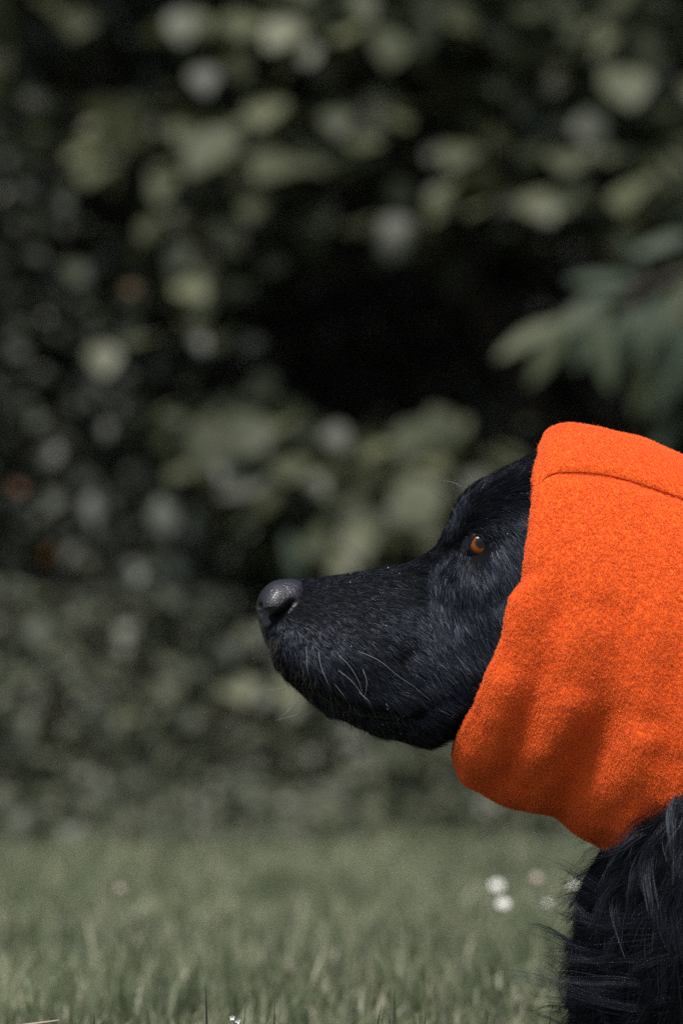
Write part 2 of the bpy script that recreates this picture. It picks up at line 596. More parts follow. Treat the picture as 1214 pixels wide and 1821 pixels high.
shrub('hazel_shrub', 'broad leaved hazel shrub with pale rounded leaves filling the upper right', 'shrub', (0.55, 4.3, 0.0),
      [cl(560, 40, 3.55, .22, .2, .07), cl(760, 40, 3.65, .25, .2, .1), cl(1050, 90, 3.55, .25, .25, .15), cl(1130, 290, 3.45, .2, .22, .13),
       cl(700, 290, 3.6, .25, .2, .15), cl(900, 200, 3.75, .2, .2, .14), cl(980, -350, 3.7, .6, .5, .35), cl(500, -450, 3.8, .5, .5, .3),
       cl(1700, 100, 3.7, .45, .4, .4), cl(1800, 700, 3.9, .4, .35, .4)],
      L_HAZEL, M_HAZEL, 430, 0.062, sp_top)
sp_mid = [facing(x, y, Y, d, me=me) for x, y, Y, d, me in [
    (400, 425, 3.25, 95, L_PALE), (455, 370, 3.3, 85, L_HAZEL), (340, 518, 3.2, 75, L_PALE), (253, 603, 3.1, 98, L_PALE), (345, 585, 3.25, 85, L_HAZEL),
    (290, 335, 3.3, 75, L_HAZEL), (420, 520, 3.3, 75, L_HAZEL), (340, 245, 3.3, 60, L_HAZEL),
    (370, 800, 3.2, 110, L_PALE), (440, 770, 3.2, 110, L_HAZEL), (500, 760, 3.25, 90, L_PALE), (430, 850, 3.2, 110, L_HAZEL), (520, 830, 3.2, 100, L_HAZEL),
    (440, 910, 3.2, 90, L_HAZEL), (470, 690, 3.3, 60, L_HAZEL), (560, 900, 3.25, 90, L_HAZEL)]] + [
    facing(82, 988, 2.98, 44, me=L_ORANGE, lab='orange withered leaf'), facing(32, 868, 3.0, 40, me=L_BROWN, lab='brown withered leaf'),
    facing(232, 514, 3.25, 28, me=L_BROWN, lab='reddish brown leaf')]
sp_mid += around(sp_mid[:16], 2, 38, 75, L_HAZEL, 75)
shrub('hazel_shrub', 'olive hazel shrub with one round yellow green leaf beside black hollow', 'shrub', (-0.45, 4.2, 0.0),
      [cl(400, 300, 3.55, .22, .2, .12), cl(370, 430, 3.55, .13, .15, .12), cl(440, 810, 3.4, .12, .15, .09), cl(520, 880, 3.4, .13, .15, .1), cl(370, 770, 3.45, .08, .12, .06), cl(250, 280, 3.6, .12, .15, .08), cl(-300, 100, 3.7, .4, .4, .5)],
      L_HAZEL, M_HAZEL, 430, 0.06, sp_mid)

# laurel branch at the right
def between(p0, p1, Y, lab=None):
    """a laurel leaf hanging from one point to another, its face turned up and to the lawn"""
    a, b = at(*p0, Y + .03), at(*p1, Y)
    yv = (b - a); L = yv.length; yv.normalize()
    zv = Vector((rng.normal() * .25, -.75, .65)); zv = (zv - yv * zv.dot(yv)).normalized()
    xv = yv.cross(zv)
    M = Matrix((xv, yv, zv)).transposed().to_4x4() @ Matrix.Scale(L, 4)
    M.translation = a
    return (M, L_LAUREL, lab)


sp_lau = [between(a, b, Y) for a, b, Y in [
    ((995, 570), (880, 628), 2.82), ((1005, 570), (943, 684), 2.80), ((1045, 560), (1026, 655), 2.84), ((1062, 545), (1086, 694), 2.80), ((1185, 515), (1138, 645), 2.82),
    ((1205, 555), (1186, 705), 2.84), ((1135, 500), (1010, 489), 2.82), ((1150, 505), (1108, 408), 2.86), ((1112, 555), (1104, 665), 2.88), ((1216, 560), (1222, 700), 2.86),
    ((1085, 550), (955, 588), 2.88), ((1230, 415), (1125, 448), 2.9), ((1160, 540), (1060, 610), 2.92), ((1240, 500), (1160, 600), 2.9), ((1150, 620), (1130, 740), 2.95),
    ((1210, 640), (1160, 740), 2.95), ((1110, 520), (1010, 545), 2.92)]]
lau = shrub('laurel_shrub', 'laurel shrub with long drooping leaves reaching in from right above the dog', 'shrub', (0.95, 4.0, 0.0),
            [cl(1260, 600, 3.15, .08, .1, .09), cl(1420, 560, 3.2, .2, .2, .2), cl(1600, 350, 3.4, .3, .25, .3), cl(1500, 900, 3.4, .3, .25, .25)],
            L_LAUREL, M_LAUREL, 330, 0.1, sp_lau, tilt=0.45)
bm = bmesh.new()
tube(bm, [at(1420, 420, 3.1), at(1250, 475, 2.95), at(1130, 515, 2.88), at(1040, 560, 2.84)], [.006, .005, .0035, .002], 6)
tube(bm, [at(1250, 475, 2.95), at(1180, 500, 2.9), at(1130, 500, 2.86)], [.004, .003, .0015], 6)
bm_obj('twig', bm, M_BARK, lau)

# pale leaves between the muzzle and the hedge
sp_b = [facing(x, y, Y, d, me=me) for x, y, Y, d, me in [
    (740, 775, 3.2, 120, L_HAZEL), (680, 800, 3.2, 90, L_PALE), (790, 760, 3.25, 90, L_HAZEL), (745, 895, 3.15, 110, L_PALE), (690, 940, 3.2, 90, L_HAZEL),
    (640, 960, 3.2, 95, L_HAZEL), (600, 1000, 3.2, 90, L_HAZEL), (800, 870, 3.25, 95, L_HAZEL), (425, 1225, 3.0, 75, L_PALE), (560, 960, 3.2, 90, L_HAZEL)]] + [
    facing(522, 990, 3.1, 100, 3.0, -1.2, 0.3, L_LAUREL)]
sp_b += around(sp_b, 2, 40, 75, L_HAZEL)
shrub('hazel_shrub', 'low olive hazel bush seen just behind the muzzle of the dog', 'shrub', (0.2, 3.7, 0.0),
      [cl(720, 830, 3.5, .2, .18, .07), cl(640, 960, 3.45, .2, .15, .11), cl(760, 1150, 3.4, .35, .2, .2), cl(520, 1080, 3.4, .15, .12, .12), cl(1150, 1150, 3.4, .3, .2, .2)],
      L_HAZEL, M_HAZEL, 430, 0.058, sp_b)

# small-leaved evergreens on the left
sp_box = [facing(x, y, Y, d, me=L_BOX) for x, y, Y, d in [
    (110, 362, 3.15, 50), (60, 455, 3.2, 60), (70, 750, 3.1, 55), (110, 775, 3.1, 60), (310, 745, 3.2, 60), (165, 905, 3.05, 65), (290, 920, 3.05, 80), (95, 890, 3.1, 60),
    (310, 1010, 3.05, 60), (300, 1060, 3.05, 70), (365, 1060, 3.05, 70), (450, 610, 3.3, 50), (365, 640, 3.25, 45), (30, 580, 3.15, 60), (400, 1160, 3.0, 70), (70, 1120, 3.0, 80)]]
sp_box += around(sp_box, 2, 28, 48, L_BOX, 95)
shrub('box_shrub', 'dark small leaved evergreen shrub on the left under hazel branches', 'shrub', (-0.45, 3.6, 0.0),
      [cl(100, 700, 3.6, .2, .25, .22), cl(60, 430, 3.65, .18, .25, .18), cl(250, 720, 3.75, .14, .2, .14), cl(150, 1000, 3.5, .22, .25, .16), cl(320, 1030, 3.45, .15, .2, .14),
       cl(-350, 700, 3.6, .35, .3, .6)],
      L_BOX, M_BOX, 1300, 0.032, sp_box)
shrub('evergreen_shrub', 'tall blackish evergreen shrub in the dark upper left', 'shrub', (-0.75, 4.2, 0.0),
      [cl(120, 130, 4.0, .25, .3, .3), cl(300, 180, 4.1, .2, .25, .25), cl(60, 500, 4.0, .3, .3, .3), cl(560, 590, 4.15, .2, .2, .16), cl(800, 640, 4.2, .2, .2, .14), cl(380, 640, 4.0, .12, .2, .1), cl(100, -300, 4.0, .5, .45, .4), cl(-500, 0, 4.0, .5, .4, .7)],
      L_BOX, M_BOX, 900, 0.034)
sp_low = [facing(x, y, Y, d, me=me) for x, y, Y, d, me in [
    (230, 1275, 2.95, 60, L_PALE), (695, 1325, 2.95, 75, L_HAZEL), (590, 1460, 2.8, 50, L_PALE), (420, 1410, 2.85, 60, L_COVER), 
    (560, 1440, 2.85, 70, L_HAZEL), (90, 1420, 2.9, 60, L_HAZEL), (660, 1455, 2.8, 60, L_PALE), (300, 1340, 2.95, 70, L_COVER), (40, 1300, 3.0, 80, L_COVER)]]
shrub('bramble', 'low grey green thicket of small leaves below the dark hollow on left', 'shrub', (-0.3, 3.3, 0.0),
      [cl(120, 1260, 3.1, .22, .12, .08), cl(420, 1270, 3.1, .2, .12, .08), cl(700, 1290, 3.15, .2, .12, .08), cl(950, 1320, 3.15, .2, .12, .07), cl(250, 1150, 3.35, .2, .15, .10), cl(80, 1150, 3.3, .2, .15, .11),
       cl(430, 1160, 3.3, .14, .12, .09), cl(-200, 1150, 3.3, .3, .2, .15)],
      L_COVER, M_COVER, 900, 0.034, sp_low)

# tall hedge closing the view, its unseen top shaped forward to shade the shrubs
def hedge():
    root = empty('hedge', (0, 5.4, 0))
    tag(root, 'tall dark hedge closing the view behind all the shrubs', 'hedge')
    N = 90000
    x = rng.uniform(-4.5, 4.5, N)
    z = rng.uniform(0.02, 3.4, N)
    over = np.clip((z - 1.5) / 1.9, 0, 1) ** 1.3 * 1.25  # overhang above the view, put in for its shade
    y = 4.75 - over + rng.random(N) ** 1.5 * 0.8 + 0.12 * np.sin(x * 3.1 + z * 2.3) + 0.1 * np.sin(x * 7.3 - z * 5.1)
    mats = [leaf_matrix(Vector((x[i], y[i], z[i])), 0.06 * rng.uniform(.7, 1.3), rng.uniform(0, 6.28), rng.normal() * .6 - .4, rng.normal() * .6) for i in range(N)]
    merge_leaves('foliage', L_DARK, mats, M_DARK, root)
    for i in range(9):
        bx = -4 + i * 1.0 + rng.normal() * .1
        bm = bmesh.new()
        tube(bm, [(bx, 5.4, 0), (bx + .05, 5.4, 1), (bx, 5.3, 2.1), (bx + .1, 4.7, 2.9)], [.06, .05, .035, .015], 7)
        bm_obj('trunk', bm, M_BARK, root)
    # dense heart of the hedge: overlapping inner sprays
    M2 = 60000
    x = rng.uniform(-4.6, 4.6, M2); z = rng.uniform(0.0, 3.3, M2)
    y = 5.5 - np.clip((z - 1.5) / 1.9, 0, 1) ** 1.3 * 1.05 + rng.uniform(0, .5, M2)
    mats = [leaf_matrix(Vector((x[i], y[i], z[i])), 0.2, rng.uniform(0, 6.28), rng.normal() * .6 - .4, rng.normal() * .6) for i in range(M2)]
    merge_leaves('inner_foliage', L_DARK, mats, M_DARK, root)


hedge()

# ground cover at the foot of the shrubs
N = 32000
x = rng.uniform(-2.0, 2.0, N)
edge = 0.10 * np.sin(x * 5.3 + .6) + 0.07 * np.sin(x * 13.1) + rng.normal(size=N) * .05
y = BED_Y + edge + rng.random(N) ** 1.2 * 0.9 - 0.04
hmax = 0.035 + 0.20 * np.clip((y - BED_Y - edge) / 0.8, 0, 1) + 0.04 * np.sin(x * 9) * np.sin(x * 4 + 1)
z = rng.random(N) ** 0.6 * np.clip(hmax, 0.03, 1)
gc = [leaf_matrix(Vector((x[i], y[i], z[i] + .006)), rng.uniform(.014, .036), rng.uniform(0, 6.28), rng.normal() * .5 - .2, rng.normal() * .5) for i in range(N)]
o = merge_leaves('ground_cover', L_COVER, gc, M_COVER, None)
tag(o, 'blurred grey green ground cover between lawn and shrubs', 'ground cover', kind='stuff')

# ------------------------------------------------------------------ grass
def blades(n, x, y, h, w, seg=3):
    az = rng.uniform(0, 2 * np.pi, n)
    lean = np.abs(rng.normal(0.25, 0.3, n))
    ca, sa = np.cos(az), np.sin(az)
    fa = rng.uniform(0, np.pi, n)
    wx, wy = np.cos(fa), np.sin(fa)
    V = []
    for i in range(seg + 1):
        t = i / seg
        r = h * lean * t ** 1.8
        zz = h * t * (1 - 0.18 * lean * t)
        ww = w * 0.5 * (1 - t ** 1.6) + 0.00012
        cx, cy = x + ca * r, y + sa * r
        V.append(np.stack([cx - wx * ww, cy - wy * ww, zz], 1))
        V.append(np.stack([cx + wx * ww, cy + wy * ww, zz], 1))
    V = np.stack(V, 1)
    k = 2 * (seg + 1)
    f = np.array([[2 * i, 2 * i + 1, 2 * i + 3, 2 * i + 2] for i in range(seg)])
    FF = (f[None] + (np.arange(n) * k)[:, None, None]).reshape(-1, 4)
    return V.reshape(-1, 3), FF


n1 = 62000
y = -0.15 + 3.15 * rng.random(n1) ** 1.1
x = rng.uniform(-1, 1, n1) * (0.105 * (y + 2.0) * 1.35 + 0.05)
n2 = 45000
y2 = rng.uniform(-1.2, 2.8, n2)
x2 = rng.uniform(-2.2, 2.2, n2)
n3 = 30000
y3 = rng.uniform(-1.3, -.1, n3)
x3 = rng.uniform(-.9, .9, n3)
x = np.concatenate([x, x2, x3]); y = np.concatenate([y, y2, y3])
hn = np.array([mnoise.noise(Vector((a * 9, b * 9, 0))) for a, b in zip(x, y)])
h = (0.037 + 0.016 * hn) * rng.uniform(0.4, 1.3, len(x))
h = np.where((rng.random(len(x)) < .05) & (y > .45), h * 1.45, h)
h = np.where(y < 0.35, np.minimum(h * 0.85, .034), h)
V, FF = blades(len(x), x, y, h, rng.uniform(0.0018, 0.0050, len(x)))
tag(link('grass', mesh_np('grass', V, FF), M_GRASS), 'soft grey green lawn grass, blurred except along the bottom', 'grass', kind='stuff')

# sharp single blades along the bottom of the picture
def single_blade(tip, base, w, label, m=M_BLADE, Y=0.0):
    b = Vector(P(base[0], base[1])); t = Vector(P(tip[0], tip[1]))
    b.y = Y; t.y = Y
    n = 7
    vs, fs = [], []
    bend = Vector(((random.random() - .5) * 0.006, 0.004, 0))
    for i in range(n + 1):
        k = i / n
        p = b.lerp(t, k) + bend * math.sin(k * math.pi)
        ww = w * U * .5 * (1 - k ** 2) + 0.00008
        vs += [p + Vector((-ww, 0, 0)), p + Vector((0, -ww * .5, 0)), p + Vector((ww, 0, 0))]
    for i in range(n):
        a = 3 * i
        fs += [(a, a + 1, a + 4, a + 3), (a + 1, a + 2, a + 5, a + 4)]
    me = bpy.data.meshes.new('grass_blade')
    me.from_pydata([tuple(v) for v in vs], [], fs)
    return tag(link('grass_blade', me, m), label, 'grass blade', 'sharp dark grass blades along the bottom')


for a in [((367, 1748), (382, 1979), 7, 'tallest sharp dark grass blade, left of the tiny white flower'),
          ((438, 1784), (440, 1979), 4, 'thin dark grass blade just right of the tiny white flower'),
          ((489, 1776), (476, 1979), 6, 'dark grass blade leaning right, second right of tiny white flower'),
          ((677, 1784), (668, 1979), 6, 'dark grass blade alone below the gap under the muzzle'),
          ((170, 1796), (168, 1979), 9, 'broad short dark grass blade nearest the straw stem'),
          ((318, 1812), (330, 1979), 7, 'short dark grass blade leaning left of the tallest one'),
          ((756, 1796), (768, 1979), 7, 'dark grass blade below the orange chin of the snood'),
          ((745, 1800), (742, 1979), 5, 'upright dark grass blade left of the blade under the snood'),
          ((866, 1800), (860, 1979), 6, 'dark grass blade under the pair of white daisies'),
          ((976, 1796), (970, 1979), 8, 'dark grass blade nearest the chest fur of the dog')]:
    single_blade(*a)
single_blade((704, 1768), (726, 1979), 13, 'broad pale grass blade between the dark blades at bottom centre', M_GRASS, 0.06)
bm = bmesh.new()
tube(bm, [P(-60, 1836), P(20, 1823), P(108, 1811)], [.0009, .0009, .0006], 6)
tag(bm_obj('straw_stem', bm, M_STRAW), 'pale dry straw stem lying on the grass at bottom left', 'straw')

# ------------------------------------------------------------------ flowers
M_PETAL = mat('white_petal', (0.8, 0.8, 0.78), 0.6)
M_PINK = mat('pinkish_petal', (0.42, 0.33, 0.30), 0.6)
M_YOLK = mat('yellow_disc', (0.6, 0.4, 0.05), 0.7)
M_STEM = mat('green_stem', (0.08, 0.1, 0.05), 0.6)


def daisy(px, py, Y, r, label, m=M_PETAL, group='daisies in the lawn'):
    p = at(px, py, Y)
    root = empty('daisy', (p.x, p.y, 0.0))
    tag(root, label, 'flower', group)
    bm = bmesh.new()
    tube(bm, [(p.x + .004, p.y, 0), (p.x + .002, p.y, p.z * .5), (p.x, p.y + .001, p.z)], [.0009, .0008, .0008], 6)
    bm_obj('stem', bm, M_STEM, root)
    bm = bmesh.new()
    tl = Matrix.Translation(p) @ Euler((R(38), 0, 0)).to_matrix().to_4x4()
    for k in range(18):
        a = k * 2 * math.pi / 18
        vs = []
        for t, w, z in ((.25, .05, 0), (.7, .15, .08), (1, .07, .05)):
            for s in (-1, 1):
                vs.append(bm.verts.new(tl @ Vector((r * (t * math.cos(a) - s * w * math.sin(a)), r * (t * math.sin(a) + s * w * math.cos(a)), r * z + .0004 * (k % 2)))))
        bm.faces.new((vs[0], vs[1], vs[3], vs[2])); bm.faces.new((vs[2], vs[3], vs[5], vs[4]))
    bm_obj('petals', bm, m, root)
    bm = bmesh.new()
    bmesh.ops.create_icosphere(bm, subdivisions=2, radius=r * .34, matrix=tl @ Matrix.Translation((0, 0, r * .06)) @ Matrix.Diagonal((1, 1, .5, 1)))
    bm_obj('disc', bm, M_YOLK, root)


for a in [(882, 1575, .95, .0052, 'upper one of the pair of white daisies left of the chest'),
          (893, 1607, .80, .0048, 'lower one of the pair of white daisies left of the chest'),
          (972, 1606, .80, .0022, 'small white daisy right of the pair, beside the chest fur'),
          (1020, 1574, .95, .0036, 'white daisy half hidden by the chest fur below the snood'),
          (216, 1580, .95, .0030, 'lone pale daisy in the lawn on the left', M_PINK),]:
    daisy(*a)
daisy(952, 1561, 1.0, .0042, 'pinkish daisy between the daisy pair and the snood tip', M_PINK)
# tiny sharp flower at the bottom
p0 = Vector(P(420, 1979)); p1 = Vector(P(414, 1806))
root = empty('wildflower', (p0.x, 0, 0)); tag(root, 'tiny sharp white wildflower at the bottom edge', 'flower')
bm = bmesh.new(); tube(bm, [p0, p0.lerp(p1, .6) + Vector((.001, 0, 0)), p1], [.0005, .0004, .0003], 6)
tube(bm, [p0.lerp(p1, .6), Vector(P(424, 1812))], [.0004, .0003], 6)
bm_obj('stem', bm, M_STEM, root)
for q, n in ((p1, 5), (Vector(P(424, 1812)), 4)):
    for k in range(n):
        bm = bmesh.new()
        a = k * 2 * math.pi / n + .3
        d = Vector((math.cos(a), -.5, math.sin(a))) * .0016
        e = Vector((-math.sin(a), 0, math.cos(a))) * .0006
        v = [bm.verts.new(q), bm.verts.new(q + d * .6 + e), bm.verts.new(q + d * 1.1), bm.verts.new(q + d * .6 - e)]
        bm.faces.new(v)
        bm_obj('petal', bm, M_PETAL, root)

# ------------------------------------------------------------------ the dog
dog = empty('dog', (0.45, 0, 0))
tag(dog, 'black long haired dog lying in profile, wearing an orange fleece snood', 'dog')

HEAD = [  # x, top, bottom, half width, skull share
    (469, 1096, 1132, 22, 0), (474, 1080, 1146, 40, 0), (484, 1055, 1168, 62, 0), (502, 1042, 1196, 80, 0), (532, 1030, 1229, 95, 0), (562, 1025, 1255, 106, 0),
    (600, 1019, 1279, 115, 0), (640, 1014, 1298, 122, 0), (680, 1007, 1312, 127, 0), (720, 999, 1321, 133, .05), (750, 984, 1326, 138, .15),
    (775, 964, 1320, 145, .35), (797, 918, 1312, 153, .6), (810, 893, 1307, 161, .75), (830, 871, 1304, 171, .9), (870, 847, 1301, 188, 1),
    (910, 826, 1301, 202, 1), (950, 808, 1303, 210, 1), (1000, 792, 1310, 213, 1), (1060, 786, 1330, 211, 1), (1120, 792, 1360, 205, 1),
    (1180, 817, 1390, 190, 1), (1215, 880, 1360, 150, 1), (1240, 980, 1250, 80, 1)]
T_ = np.array([0, .012, .03, .06, .1, .16, .26, .4, .55, .7, .82, .9, .96, .988, 1])
F_MUZ = np.array([0, .20, .30, .39, .46, .55, .67, .83, .96, 1, .92, .74, .5, .28, 0])
F_SKU = np.array([0, .23, .37, .50, .60, .69, .78, .89, .98, 1, .93, .78, .55, .3, 0])


LIPS = [(520, 1196), (550, 1224), (588, 1248), (632, 1268), (690, 1277), (735, 1268), (762, 1246)]


def head_mesh():
    xs = np.concatenate([np.linspace(469, 482, 8), np.linspace(486, 1240, 170)])
    top, bot, w, sk = interp(HEAD, xs)
    tt = np.concatenate([0.5 - 0.5 * np.cos(np.linspace(0, np.pi, 60))])
    fm = np.interp(tt, T_, F_MUZ); fs = np.interp(tt, T_, F_SKU)
    ns = 2 * len(tt) - 2
    V = []
    for i, x in enumerate(xs):
        f = fm * (1 - sk[i]) + fs * sk[i]
        py = top[i] + (bot[i] - top[i]) * tt
        yy = f * w[i]
        # forms on the side of the face
        px = np.full_like(py, x)
        dd = 0
        dd = dd + 9 * np.exp(-(((px - 855) / 45) ** 2 + ((py - 930) / 20) ** 2))       # brow
        dd = dd - 13 * np.exp(-(((px - 842) / 26) ** 2 + ((py - 978) / 24) ** 2))      # eye hollow
        dd = dd - 9 * np.exp(-(((px - 800) / 36) ** 2 + ((py - 985) / 16) ** 2))       # inner corner
        dd = dd + 9 * np.exp(-(((px - 820) / 50) ** 2 + ((py - 1045) / 34) ** 2))      # under the eye
        dd = dd - 7 * np.exp(-(((px - 715) / 50) ** 2 + ((py - 1045) / 24) ** 2))      # hollow before the cheek
        dd = dd + 8 * np.exp(-(((px - 590) / 70) ** 2 + ((py - 1180) / 60) ** 2))      # whisker pad
        dd = dd - 8 * np.exp(-(((px - 885) / 30) ** 2 + ((py - 1050) / 40) ** 2))
        dd = dd - valley(px, py, LIPS, 9, 18)
        dd = dd + valley(px, py, [(a + 4, b - 24) for a, b in LIPS], 18, 8)            # hanging upper lip
        dd = dd - valley(px, py, [(a - 2, b + 20) for a, b in LIPS], 15, 9)            # chin set back under it
        dd = dd - valley(px, py, [(700, 1150), (745, 1215), (760, 1265)], 26, 9)
        side = np.clip(yy / (0.35 * w[i] + 1e-6), 0, 1)
        yy = np.maximum(yy + dd * side, 0)
        ring = [(x, p, -q) for p, q in zip(py, yy)] + [(x, p, q) for p, q in zip(py[-2:0:-1], yy[-2:0:-1])]
        V += ring
    V = np.array(V)
    fc = grid_faces(ns, len(xs), True)
    # caps
    c0 = len(V)
    V = np.concatenate([V, [[xs[0] - 1, (top[0] + bot[0]) / 2, 0], [xs[-1] + 2, (top[-1] + bot[-1]) / 2, 0]]])
    W = np.array([P(*v) for v in V])
    bm = bmesh.new()
    vv = [bm.verts.new(p) for p in W]
    for f in fc:
        try: bm.faces.new([vv[i] for i in f])
        except ValueError: pass
    for k in range(ns):
        bm.faces.new((vv[c0], vv[(k + 1) % ns], vv[k]))
        b = (len(xs) - 1) * ns
        bm.faces.new((vv[c0 + 1], vv[b + k], vv[b + (k + 1) % ns]))
    return bm


def ell_loft(bm, rows, n=40):
    """rows: centre px, py, dy, half height, half width, axis angle (tilt of the ring in the picture plane)"""
    rings = []
    for px, py, dy, hh, hw, ang in rows:
        ring = []
        for k in range(n):
            a = 2 * math.pi * k / n
            c, s = math.cos(a) * hh, math.sin(a) * hw
            ring.append(bm.verts.new(P(px + c * math.sin(ang), py - c * math.cos(ang), dy + s)))
        rings.append(ring)
    for r0, r1 in zip(rings, rings[1:]):
        for k in range(n):
            bm.faces.new((r0[k], r0[(k + 1) % n], r1[(k + 1) % n], r1[k]))
    bm.faces.new(rings[0][::-1]); bm.faces.new(rings[-1])


def dense_rows(rows, m):
    rows = np.array(rows, float)
    t = np.linspace(0, 1, len(rows))
    tab = np.column_stack([t, rows])
    return list(zip(*interp(tab, np.linspace(0, 1, m))))


bm = head_mesh()
ell_loft(bm, dense_rows([(960, 1060, 0, 120, 120, .3), (1010, 1070, 0, 220, 195, .35), (1150, 1120, 0, 285, 230, .45), (1290, 1190, 0, 310, 270, .6), (1430, 1290, 0, 330, 310, .7), (1560, 1370, 0, 250, 250, .7)], 24))
ell_loft(bm, dense_rows([(1040, 1700, 0, 40, 40, 0), (1050, 1690, 0, 130, 110, 0), (1075, 1665, 0, 225, 190, 0), (1130, 1630, 0, 315, 255, 0), (1250, 1550, 0, 415, 330, 0), (1400, 1485, 0, 485, 390, 0),
                         (1700, 1475, 0, 495, 440, 0), (2200, 1505, 0, 470, 420, 0), (2700, 1555, 0, 415, 380, 0), (3000, 1625, 0, 335, 300, 0), (3120, 1670, 0, 215, 200, 0), (3150, 1690, 0, 100, 90, 0)], 60))
for s in (-1, 1):
    tube(bm, [P(1420, 1600, s * 300), P(1430, 1840, s * 330), P(1380, 1905, s * 320), P(1240, 1925, s * 260), P(1150, 1934, s * 230), P(1095, 1940, s * 220), P(1080, 1943, s * 218)],
         [130 * U, 95 * U, 72 * U, 55 * U, 48 * U, 46 * U, 20 * U], 20)
    tube(bm, [P(2950, 1610, s * 260), P(2800, 1680, s * 380), P(2600, 1770, s * 430), P(2460, 1860, s * 440)], [230 * U, 260 * U, 190 * U, 90 * U], 20)
    tube(bm, [P(2850, 1918, s * 430), P(2600, 1926, s * 450), P(2350, 1936, s * 440), P(2300, 1940, s * 435)], [60 * U, 55 * U, 52 * U, 22 * U], 20)
tube(bm, [P(3080, 1640), P(3250, 1830, 40), P(3450, 1928, 120), P(3700, 1938, 260)], [80 * U, 65 * U, 50 * U, 25 * U], 16)
bmesh.ops.triangulate(bm, faces=bm.faces)
bmesh.ops.recalc_face_normals(bm, faces=bm.faces)
me0 = bpy.data.meshes.new('raw')
bm.to_mesh(me0); bm.free()
tmp = bpy.data.objects.new('raw', me0)
C.objects.link(tmp)
md = tmp.modifiers.new('r', 'REMESH'); md.mode = 'VOXEL'; md.voxel_size = 0.0026; md.use_smooth_shade = True
ms = tmp.modifiers.new('s', 'SMOOTH'); ms.factor = 0.5; ms.iterations = 3
dg = bpy.context.evaluated_depsgraph_get()
bme = bpy.data.meshes.new_from_object(tmp.evaluated_get(dg))
bpy.data.objects.remove(tmp)
bme.name = 'body'
nv = len(bme.vertices)
bco = np.empty(nv * 3, np.float32); bme.vertices.foreach_get('co', bco); bco = bco.reshape(-1, 3)
bno = np.empty(nv * 3, np.float32); bme.vertices.foreach_get('normal', bno); bno = bno.reshape(-1, 3)


def px_of(p):
    return p[:, 0] / U + 607, HOR - (p[:, 2] - CAM_Z) / U


bx, by = px_of(bco)
shrink = np.where(bx < 1000, 0.0012, 0.004)
shrink = np.where((bx > 1000) & (by > 1450), 0.006, shrink)
bco = bco - bno * shrink[:, None]
bme.vertices.foreach_set('co', bco.ravel()); bme.update()
bme.materials.clear()
body = link('body', bme, M_SKIN, dog)
bme.calc_loop_triangles()
tri = np.empty(len(bme.loop_triangles) * 3, np.int32); bme.loop_triangles.foreach_get('vertices', tri); tri = tri.reshape(-1, 3)
bvh = BVHTree.FromPolygons([Vector(v) for v in bco], tri.tolist())


def surf(px, py, side=-1):
    """point and normal on the body's near (or far) side at a dog-plane pixel"""
    o = Vector(P(px, py, side * 1500))
    h = bvh.ray_cast(o, Vector((0, -side, 0)))
    return (h[0], h[1]) if h[0] is not None else (None, None)


# ------------------------------------------------------------------ snood
RIM = [(946, 790), (938, 838), (934, 880), (927, 930), (920, 970), (914, 1015), (893, 1060), (882, 1095), (875, 1140), (863, 1170), (849, 1202), (838, 1235), (828, 1260), (812, 1287), (799, 1312), (793, 1342)]
SN = [  # v, top x,y, bottom x,y, half width
    (0.0, 964, 794, 808, 1352, 218), (0.05, 976, 768, 822, 1392, 226), (0.12, 1006, 757, 848, 1404, 236), (0.25, 1064, 762, 893, 1428, 250), (0.38, 1130, 778, 940, 1445, 262),
    (0.5, 1205, 810, 980, 1453, 272), (0.62, 1290, 850, 1012, 1474, 280), (0.75, 1370, 900, 1042, 1494, 290), (0.9, 1455, 970, 1066, 1511, 296), (1.0, 1510, 1030, 1085, 1517, 300)]
NR, NT = 170, 300
SEAM = [(956, 862), (968, 853), (985, 848), (1020, 847), (1060, 851), (1100, 860), (1150, 876), (1214, 900), (1320, 960), (1440, 1060)]


